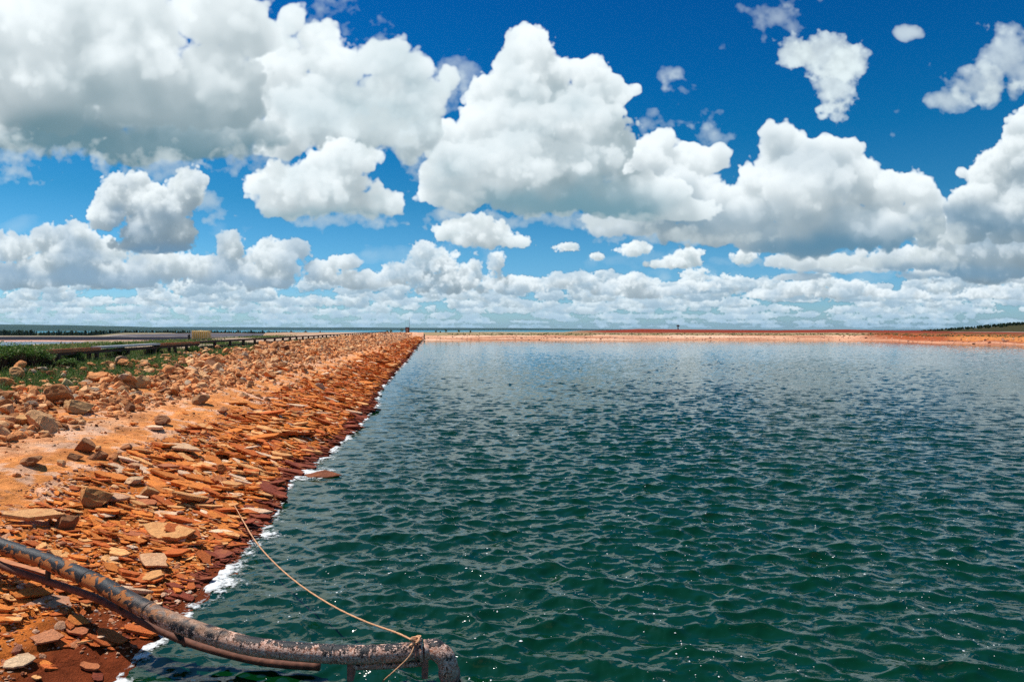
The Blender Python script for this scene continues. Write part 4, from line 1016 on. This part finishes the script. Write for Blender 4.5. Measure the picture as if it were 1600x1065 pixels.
def rail():
    x,y,z=on(49.2,gz(49.2)); e=empty('rail_fence',(x,y,z)); tag(e,'dark two-rail fence of posts running along the crest to the hut','fence'); o=np.array([x,y,z])
    ss=list(np.arange(49.0,262,3.9))
    wob=lambda s:.035*math.sin(s*.31)+.02*math.sin(s*.83)
    mbp=MB(); mbp.box((0,0,0),(.19,.20,1.0)); pm=mbp.mesh('post',M_DKWOOD)
    for s in ss:
        zz=gz(s); top=3.06+wob(s)*.5+.0; p=bpy.data.objects.new('post',pm); link(p,e); p.scale=(1,1,top-zz+.15); p.location=Vector(np.array(on(s,(top+zz-.15)/2,-.02+wob(s)*.6))-o); p.rotation_euler=(random.uniform(-.03,.03),random.uniform(-.03,.03),TH+random.uniform(-.15,.15))
    for (nm,h,w,t,mt) in (('top_rail',3.09,.20,.15,M_DKWOOD),('lower_rail',2.70,.10,.15,M_DKWOOD)):
        a=49.0
        while a<262:
            b=min(a+11.7,262.5); mb=MB(); c1=np.array(on(a,h+wob(a)*.5,.10 if nm=='lower_rail' else 0))-o; c2=np.array(on(b,h+wob(b)*.5,.10 if nm=='lower_rail' else 0))-o
            dv=c2-c1; ln=np.linalg.norm(dv); dv/=ln; sx=np.cross(dv,[0,0,1]); sx/=np.linalg.norm(sx); mb.box((c1+c2)/2,(w,ln-.02,t),axes=[sx,dv,np.cross(sx,dv)]); mb.build(nm,mt,e); a+=11.7
rail()
# ------------------------------------------------------------------ tank, standpipe, heap, hut, tower
M_CAGE=mat_plain('galvanised_bar',(.74,.60,.38),.5,30,.15,.2,.3); M_TANK=mat_plain('yellowed_plastic',(.82,.50,.10),.45,3,.25,.1); M_WHITE=mat_plain('white_plastic',(.8,.78,.72),.4,8,.1); M_BLACKM=mat_plain('blackened_metal',(.03,.03,.032),.6,10,.3)
def tank():
    Y=85.; x=(314.5-800)/FPX*Y; z=float(bank_h(*[np.array([q]) for q in sl(x,Y)],False)[0]); e=empty('caged_tank',(x,Y,z),math.radians(3)); tag(e,'yellowed plastic tank in a metal bar cage standing beyond the trough','tank')
    mb=MB(); mb.box((0,0,.66),(1.9,.90,.96)); b=mb.build('tank_body',M_TANK,e)
    bv=b.modifiers.new('b','BEVEL'); bv.width=.07; bv.segments=3
    mb=MB(); 
    for i in range(9): 
        xx=-1.0+i*.25
        for yy in (-.53,.53): mb.tube([(xx,yy,.12),(xx,yy,1.2)],.03,6)
    for zz in (.2,.45,.7,.95,1.19):
        for yy in (-.55,.55): mb.tube([(-1.02,yy,zz),(1.02,yy,zz)],.016,6)
        for xx in (-1.03,1.03): mb.tube([(xx,-.55,zz),(xx,.55,zz)],.016,6)
    for yy in (-.25,0,.25):
        for xx in (-1.02,1.02): mb.tube([(xx,yy,.12),(xx,yy,1.2)],.016,6)
    mb.build('cage',M_CAGE,e)
    mb=MB(); mb.box((0,0,.10),(2.06,1.12,.04)); 
    for xx in (-.9,0,.9): mb.box((xx,0,.04),(.16,1.08,.08))
    mb.build('pallet',M_DKWOOD,e)
    mb=MB(); mb.tube([(0,0,1.14),(0,0,1.24)],.13,16); mb.build('lid',M_WHITE,e)
    mb=MB(); mb.box((-1.0,-.57,.66),(.09,.03,1.1)); mb.build('corner_plate',M_WHITE,e)
    Y=84; x=(295.2-800)/FPX*Y; e=empty('standpipe',(x,Y,2.6)); tag(e,'short dark standpipe with a pointed cap left of the caged tank','standpipe')
    mb=MB(); mb.tube([(0,0,-.1),(0,0,.62)],.09,12); mb.build('pipe_body',M_BLACKM,e); mb=MB(); mb.tube([(0,0,.45),(0,0,.52),(0,0,.68),(0,0,.84)],[.10,.17,.15,.02],12); mb.build('cap',M_BLACKM,e); mb=MB(); mb.tube([(-.15,0,.35),(.22,0,.35)],.05,8); mb.build('side_valve',M_BLACKM,e)
    # pale heap by the second pond
    Y=262.; x=(430-800)/FPX*Y; r=np.random.default_rng(3); v,f=ico(4); n=fbm(v[:,0]*2+5,v[:,1]*2,1,4); rr=np.hypot(v[:,0],v[:,1]); zz=np.clip(1-rr,0,1)**.9*1.25+n*.12*np.clip(1-rr,0,1); v2=np.stack([v[:,0]*3.0,v[:,1]*2.2,np.where(v[:,2]>0,zz,-.3)],1)
    c=np.tile([[.72,.62,.54]],(len(v2),1)); o=obj('pale_heap',mesh_np('pale_heap',v2,f,M_ROCK,True,c),None,(x,Y,.15)); tag(o,'small pale conical heap beside the pale pond','heap')
tank()
M_BRICK=None
def hut():
    Y=266.; x=(636.4-800)/FPX*Y; e=empty('guard_hut',(x,Y,2.55),.12); tag(e,'tiny brown hut on the bank corner with a tall thin mast','hut')
    mw=mat_plain('brown_board_wall',(.20,.095,.065),.85,4,.3); md=mat_plain('pale_door',(.42,.30,.26),.8,6,.2)
    mb=MB(); mb.box((0,.68,1.0),(1.4,.08,2.0)); mb.box((-.66,0,1.0),(.08,1.28,2.0)); mb.box((.66,0,1.0),(.08,1.28,2.0)); mb.box((-.47,-.68,1.0),(.3,.08,2.0)); mb.box((.42,-.68,1.0),(.4,.08,2.0)); mb.box((-.05,-.68,1.83),(.54,.078,.34)); mb.build('wall',mw,e)
    mb=MB(); mb.box((-.05,-.64,.84),(.52,.05,1.62)); mb.build('door',md,e)
    mb=MB(); mb.box((0,0,2.06),(1.62,1.62,.12)); mb.box((0,0,2.16),(1.3,1.3,.08)); mb.build('roof',M_DKWOOD,e)
    mb=MB(); mb.tube([(.78,.2,0),(.78,.2,3.0),(.79,.2,6.0)],[.07,.055,.035],8); mb.build('mast',M_BLACKM,e)
    mb=MB(); mb.box((.42,-.725,1.35),(.26,.02,.34)); mb.build('window',M_BLACKM,e)
hut()
def tower():
    Y=395.; x=(1059.4-800)/FPX*Y; z=float(far_ground(np.array([x]),np.array([Y]))[0])-.3; zt=CAM_Z+6.9*Y/FPX; h=zt-z; e=empty('lookout_tower',(x,Y,z)); tag(e,'slender dark tower with a wide capped head behind the red mound','tower')
    m=mat_plain('weathered_concrete',(.10,.09,.085),.8,3,.3)
    mb=MB(); mb.tube([(0,0,0),(0,0,h*.3),(0,0,h-1.0)],[.52,.36,.30],14); mb.build('shaft',m,e)
    mb=MB(); mb.tube([(0,0,h-1.15),(0,0,h-.85),(0,0,h-.8),(0,0,h-.45)],[.32,.85,.95,.95],18); mb.build('platform',m,e)
    mb=MB(); mb.tube([(0,0,h-.45),(0,0,h-.40),(0,0,h-.15),(0,0,h+.05)],[1.0,.8,.4,.06],18); mb.build('roof',M_BLACKM,e)
    mb=MB()
    for k in range(3):
        a=k*2.1; mb.tube([(math.cos(a)*1.1,math.sin(a)*1.1,0),(math.cos(a)*.28,math.sin(a)*.28,h*.45)],[.10,.07],6)
    mb.build('brace',m,e)
tower()

# ------------------------------------------------------------------ pipes and rope in front
def catmull(P,n=10):
    P=np.array(P,float); P=np.concatenate([[2*P[0]-P[1]],P,[2*P[-1]-P[-2]]]); out=[]
    for i in range(1,len(P)-2):
        for t in np.arange(n)/n:
            a,b,c,d=P[i-1:i+3]; out.append(.5*((2*b)+(-a+c)*t+(2*a-5*b+4*c-d)*t*t+(-a+3*b-3*c+d)*t**3))
    out.append(P[-2]); return np.array(out)
def mat_pipe():
    m,t=newmat('peeling_pipe_paint'); geo=t.n('ShaderNodeNewGeometry'); P=(geo,'Position'); sp=t.n('ShaderNodeSeparateXYZ',i_0=P); nn=t.n('ShaderNodeSeparateXYZ',i_0=(geo,'Normal'))
    n1=t.noise(P,7,6,.62,.5); n2=t.noise(P,34,7,.74,.9); n3=t.noise(P,90,3,.6)
    black=t.mix(1.,rgb(.014,.015,.017),t.ramp(n2,[(.3,.6),(.7,1.8)]),'MULTIPLY'); rust=t.mix(n2,rgb(.24,.065,.018),rgb(.52,.20,.06)); crust=t.mix(t.ramp(n2,[(.42,0.),(.62,1.)]),rgb(.42,.15,.08),rgb(.84,.60,.48))
    # rust shows where paint has flaked: a wide patch zone low on the flank, near the dry end
    dry=t.m('SUBTRACT',-3.55,(sp,'X'),clamp=False); dry=t.m('MULTIPLY',dry,.35,clamp=True)
    flank=t.m('MINIMUM',t.m('SUBTRACT',.62,(nn,'Z')),.62)
    a=t.m('ADD',t.m('MULTIPLY',flank,.12),n1); a=t.m('ADD',a,t.m('MULTIPLY',dry,.02)); ra=t.ramp(a,[(.538,0.),(.556,1.)])
    col=t.mix(ra,black,rust)
    wet=t.m('ADD',t.m('MULTIPLY',(sp,'X'),.5),2.55,clamp=True)
    b=t.m('ADD',t.m('ADD',t.m('MULTIPLY',flank,.10),t.m('ADD',t.m('MULTIPLY',n2,.42),t.m('MULTIPLY',n1,.42))),t.m('MULTIPLY',wet,.14)); cb=t.m('MULTIPLY',t.ramp(b,[(.535,0.),(.56,1.)]),t.ramp(wet,[(.1,0.),(.5,1.)]))
    col=t.mix(cb,col,crust)
    # bleached dusty stretch half way
    mid=t.m('SUBTRACT',1.,t.m('MULTIPLY',t.m('ABSOLUTE',t.m('ADD',(sp,'X'),3.75)),1.1),clamp=True); db=t.m('MULTIPLY',mid,t.ramp(t.m('ADD',n1,t.m('MULTIPLY',(nn,'Z'),.10)),[(.46,0.),(.62,.85)])); col=t.mix(db,col,rgb(.50,.28,.17))
    h=t.m('ADD',t.m('ADD',t.m('MULTIPLY',ra,-.6),t.m('MULTIPLY',cb,.9)),t.m('MULTIPLY',n3,.5))
    ro=t.m('ADD',.46,t.m('MULTIPLY',t.m('MAXIMUM',ra,cb),.5)); finish(t,col,ro,h,.8,.014,.22); return m
M_PIPE=mat_pipe(); M_OLDP=mat_plain('salt_crusted_rust',(.38,.16,.11),.85,16,.5,.7)
def path_px(pts): return [at_z(px,py,z) for px,py,z in pts]
def pipes():
    main=[(-60,828,1.20),(0,852,1.02),(75,877,.90),(150,909,.80),(190,931,.74),(250,962,.62),(300,982,.53),(375,1005,.42),(430,1014,.38),(500,1020,.35),(560,1022,.34),(610,1020,.34),(660,1015,.35)]
    P=catmull(path_px(main),10); o=P[60].copy(); o[2]=0; e=empty('discharge_pipe',o); tag(e,'thick black pipe with flaking paint sloping down the bank into the water','pipe')
    rad=.101
    wob=1+.02*fbm(np.arange(len(P))*.5,np.zeros(len(P)),1,3)
    mb=MB(); mb.tube(P-o,rad*wob,28); mb.build('pipe_run',M_PIPE,e,True)
    end=P[-1]; dirn=(P[-1]-P[-5]); dirn/=np.linalg.norm(dirn)
    tip=at_z(704,1072,-.25); EP=catmull([end+dirn*.02,end+dirn*.12,at_z(684,1016,.35),at_z(697,1029,.27),at_z(702,1051,.10),tip],8)
    mb=MB(); mb.tube(EP-o,rad*1.10,26); mb.build('elbow',M_PIPE,e,True)
    def ring(parent,name,c,d,r1,w,m=M_PIPE):
        d=d/np.linalg.norm(d); mb=MB(); mb.tube([c-d*w/2-o,c-d*w*.3-o,c+d*w*.3-o,c+d*w/2-o],[r1*.97,r1,r1,r1*.97],28); return mb.build(name,m,parent,True)
    ring(e,'flange',end-dirn*.015,dirn,rad*1.30,.035)
    for k in (28,47,66,93,104): ring(e,'weld_band',P[k],P[k+1]-P[k-1],rad*1.045,.035)
    ring(e,'coupling',EP[-9],EP[-8]-EP[-10],rad*1.22,.05,M_OLDP)
    # small pipe strapped beneath
    mb=MB(); q=catmull(path_px([(546,1040,.20),(580,1039,.20),(620,1037,.20),(668,1033,.21)]),8); mb.tube(q-o,.045,16); mb.build('side_pipe',M_PIPE,e,True)
    for (px,py,z) in ((549,1038,.19),(664,1034,.20)):
        c=at_z(px,py,z)-o; mb=MB(); mb.box(c,(.07,.20,.28),rot=.1); mb.build('bracket',M_OLDP,e)
    # loop of wire round the pipe under the rope
    mb=MB(); c=P[-3]; a=np.arange(25)/24*2*math.pi; dn=dirn; sx=np.cross(dn,[0,0,1]); sx/=np.linalg.norm(sx); uz=np.cross(sx,dn)
    mb.tube([c-o+rad*1.08*(math.cos(t_)*sx+math.sin(t_)*uz) for t_ in a],.009,6,False); mb.build('wire_loop',M_OLDP,e,True)
    # thin rusty pipe running below the thick one
    T=catmull(path_px([(-60,850,1.04),(0,882,.80),(40,897,.70),(75,908,.62),(115,921,.58),(150,934,.54),(192,954,.48),(225,972,.42),(250,984,.36),(300,1005,.26),(375,1026,.17),(430,1036,.12),(500,1041,.08)]),8); o2=T[50].copy(); o2[2]=0
    e2=empty('thin_pipe',o2); tag(e2,'thin rusty pipe running just below the thick black pipe','pipe'); mb=MB(); mb.tube(T-o2,.046,14); mb.build('pipe_run',mat_plain('thin_pipe_rust',(.16,.06,.035),.75,14,.5,.6),e2,True)
    for k in (24,48,70):
        c=T[k]-o2; up=P[np.argmin(np.linalg.norm(P[:,:2]-T[k][:2],axis=1))]-T[k]; mb=MB(); mb.tube([c-up*.25,c+up*.55],.035,6); mb.build('hanger',M_BLACKM,e2)
    # flat timber lying between the pipes at the left
    a,b=at_z(-30,866,.80),at_z(76,897,.66); d=b-a; ln=np.linalg.norm(d); d/=ln; sx=np.cross(d,[0,0,1]); sx/=np.linalg.norm(sx); c=(a+b)/2; mb=MB(); mb.box((0,0,0),(.09,ln,.03),axes=[sx,d,np.cross(sx,d)]); oo=mb.build('timber_batten',mat_plain('orange_timber',(.46,.17,.07),.8,8,.3),None,False,c); tag(oo,'orange brown batten lying between the two pipes at the left','batten')
    # rope
    kn=P[-3]+np.array([0,-.03,rad*1.15])
    s0=at_z(378,810,.36); pts=[s0]; 
    for (px,py,z) in ((400,846,.34),(430,880,.33),(470,914,.33),(520,946,.36),(570,970,.42),(620,988,.47)): pts.append(at_z(px,py,z))
    pts.append(kn); R1=catmull(pts,9); e3=empty('mooring_rope',(kn[0],kn[1],kn[2])); tag(e3,'orange brown rope hanging from the shore slabs to the pipe end','rope')
    mr=mat_plain('salted_rope',(.56,.29,.15),.85,60,.4,.8); twist=1+.14*np.sin(np.arange(len(R1)*1)*2.3)
    mb=MB(); mb.tube(R1-kn,.0108*twist,9); mb.build('main_line',mr,e3,True)
    R2=catmull([kn,at_z(640,1024,.38),at_z(618,1046,.25),at_z(600,1062,.12),at_z(586,1078,-.1)],8); mb=MB(); mb.tube(R2-kn,.008,8); mb.build('tail_line',mr,e3,True)
    R3=catmull([s0,ground_hit(366,792)+np.array([0,0,.05]),ground_hit(347,762)+np.array([0,0,.10]),ground_hit(335,748)+np.array([0,0,.16])],6); mb=MB(); mb.tube(R3-kn,.008,7); mb.build('shore_line',mr,e3,True)
    r=np.random.default_rng(4); mb=MB(); K=[np.array([.055*math.sin(t_*2.1)+.01*math.sin(5*t_),.045*math.cos(t_*1.7),.05*math.sin(t_*1.3+1)]) for t_ in np.linspace(0,11,90)]; mb.tube(K,.0105,8); mb.build('knot',mr,e3,True)
pipes()

# ------------------------------------------------------------------ foam and glint flecks
def mat_foam():
    m,t=newmat('foam'); geo=t.n('ShaderNodeNewGeometry'); n=t.noise((geo,'Position'),38,5,.7); c=t.ramp(n,[(.3,(.60,.62,.60)),(.6,(.76,.77,.76))]); b=t.n('ShaderNodeBsdfPrincipled',i_Base_Color=c,i_Roughness=.8); bp=t.n('ShaderNodeBump',i_Strength=.8,i_Distance=.02,i_Height=n); t.put(b,'Normal',bp)
    at=t.n('ShaderNodeAttribute',attribute_name='tint'); n4=t.noise((geo,'Position'),16,6,.7); k=t.m('ADD',(at,'Color'),t.m('MULTIPLY',t.m('SUBTRACT',n4,.5),1.5)); k=t.ramp(k,[(.38,0.),(.72,1.)])
    tr=t.n('ShaderNodeBsdfTransparent'); mx=t.n('ShaderNodeMixShader',i_0=k,i_1=tr,i_2=b); t.n('ShaderNodeOutputMaterial',i_Surface=mx); return m
M_FOAM=mat_foam()
def foam():
    s=[2.5]
    while s[-1]<250: s.append(s[-1]+max(.03,.0032*s[-1]))
    s=np.array(s); Lg=np.arange(1.2,5.,.02); SS,LG=np.meshgrid(s,Lg,indexing='ij'); hh=bank_h(SS.ravel(),LG.ravel()).reshape(SS.shape)>.0
    first=np.argmax(hh,axis=1); L0=Lg[first]; k=np.ones(5)/5; L0=np.convolve(np.pad(L0,2,'edge'),k,'valid')
    w=np.concatenate([np.arange(-.16,1.3,.028)]); S,Wd=np.meshgrid(s,w,indexing='ij'); L=L0[:,None]-Wd; sf,lf=S.ravel(),L.ravel(); x,y=xy(sf,lf); h,dx,dy=wave(x,y); 
    n=fbm(x,y,.55,5,.62,81.); b=fbm(sf,sf*0,2.6,3,.6,91.); wd=np.interp(sf,[2,6,6.9,7.6,9,10.5,12,13.5,15.5,17,18,19.6,21,24,40,250],[.1,.15,.5,.45,.2,.55,.75,.8,.3,.15,.3,1.7,.6,.35,.4,.55])*(1+.7*b)*(1+sstep(30,120,sf)*.5)
    f=n*.62+.42-(np.maximum(Wd.ravel(),0)/np.maximum(wd,.05))*.75+ .34*fbm(x,y,.11,3,.65,3.)*(1-sstep(30,60,sf))
    F=grid_faces(len(s),len(w)); ok=(f>-.28)[F].all(1)&(Wd.ravel()>-.12)[F].all(1); F=F[ok]; z=h+.016+.012*np.clip(f,0,1)
    v=np.stack([x+dx,y+dy,z],1); used=np.unique(F); mp=np.zeros(len(v),np.int64); mp[used]=np.arange(len(used))
    tag(obj('foam',mesh_np('foam',v[used],mp[F],M_FOAM,True,np.repeat(np.clip(.22+f[used]*1.05,0,.78)[:,None],3,1))),'white foam washed up along the waterline','foam',None,'stuff')
    r=np.random.default_rng(8); n=5200; y=6.2+26*r.random(n)**1.5; x=r.uniform(-.78,.78,n)*y; s_,L_=sl(x,y); k=L_<2.7; cl=fbm(x,y,1.1,3,.6,6.)>-.15+.3*r.random(n); k&=cl; x,y=x[k],y[k]; n=len(x); h,dx,dy=wave(x,y)  # small white discs laid on the waves to stand in for sun glints
    a=np.arange(6)/6*2*math.pi; q=.006*np.exp(r.normal(0,.4,n)); st=r.uniform(.5,1.6,n); V=np.stack([(x+dx)[:,None]+np.cos(a)[None]*(q*st)[:,None],(y+dy)[:,None]+np.sin(a)[None]*q[:,None],(h+.006)[:,None]+0*a[None]],2)
    C=np.stack([x+dx,y+dy,h+.006+q*.7],1)[:,None,:]; V=np.concatenate([V,C],1).reshape(-1,3); i=np.arange(6); T=np.stack([i,(i+1)%6,np.full(6,6)],1)
    tag(obj('glint_flecks',mesh_np('glint_flecks',V,(np.arange(n)[:,None,None]*7+T[None]).reshape(-1,3),M_FOAM,True,np.ones((n*7,3))*1.6)),'tiny white flecks on the near water, standing in for sun glints','glint flecks',None,'stuff')
foam()
# ------------------------------------------------------------------ haze
def haze():
    mb=MB(); mb.box((0,7100,50),(34000,15400,126.5)); m=bpy.data.materials.new('haze'); m.use_nodes=True; t=NT(m.node_tree); m.node_tree.nodes.clear()
    v=t.n('ShaderNodeVolumePrincipled'); v.inputs['Color'].default_value=(.32,.64,1,1); v.inputs['Density'].default_value=HAZE_DENSITY; v.inputs['Anisotropy'].default_value=.2
    t.n('ShaderNodeOutputMaterial',i_Volume=v); o=mb.build('haze',m); tag(o,kind='stuff',label='thin bluish haze over the distant land and sea',cat='haze')
haze()
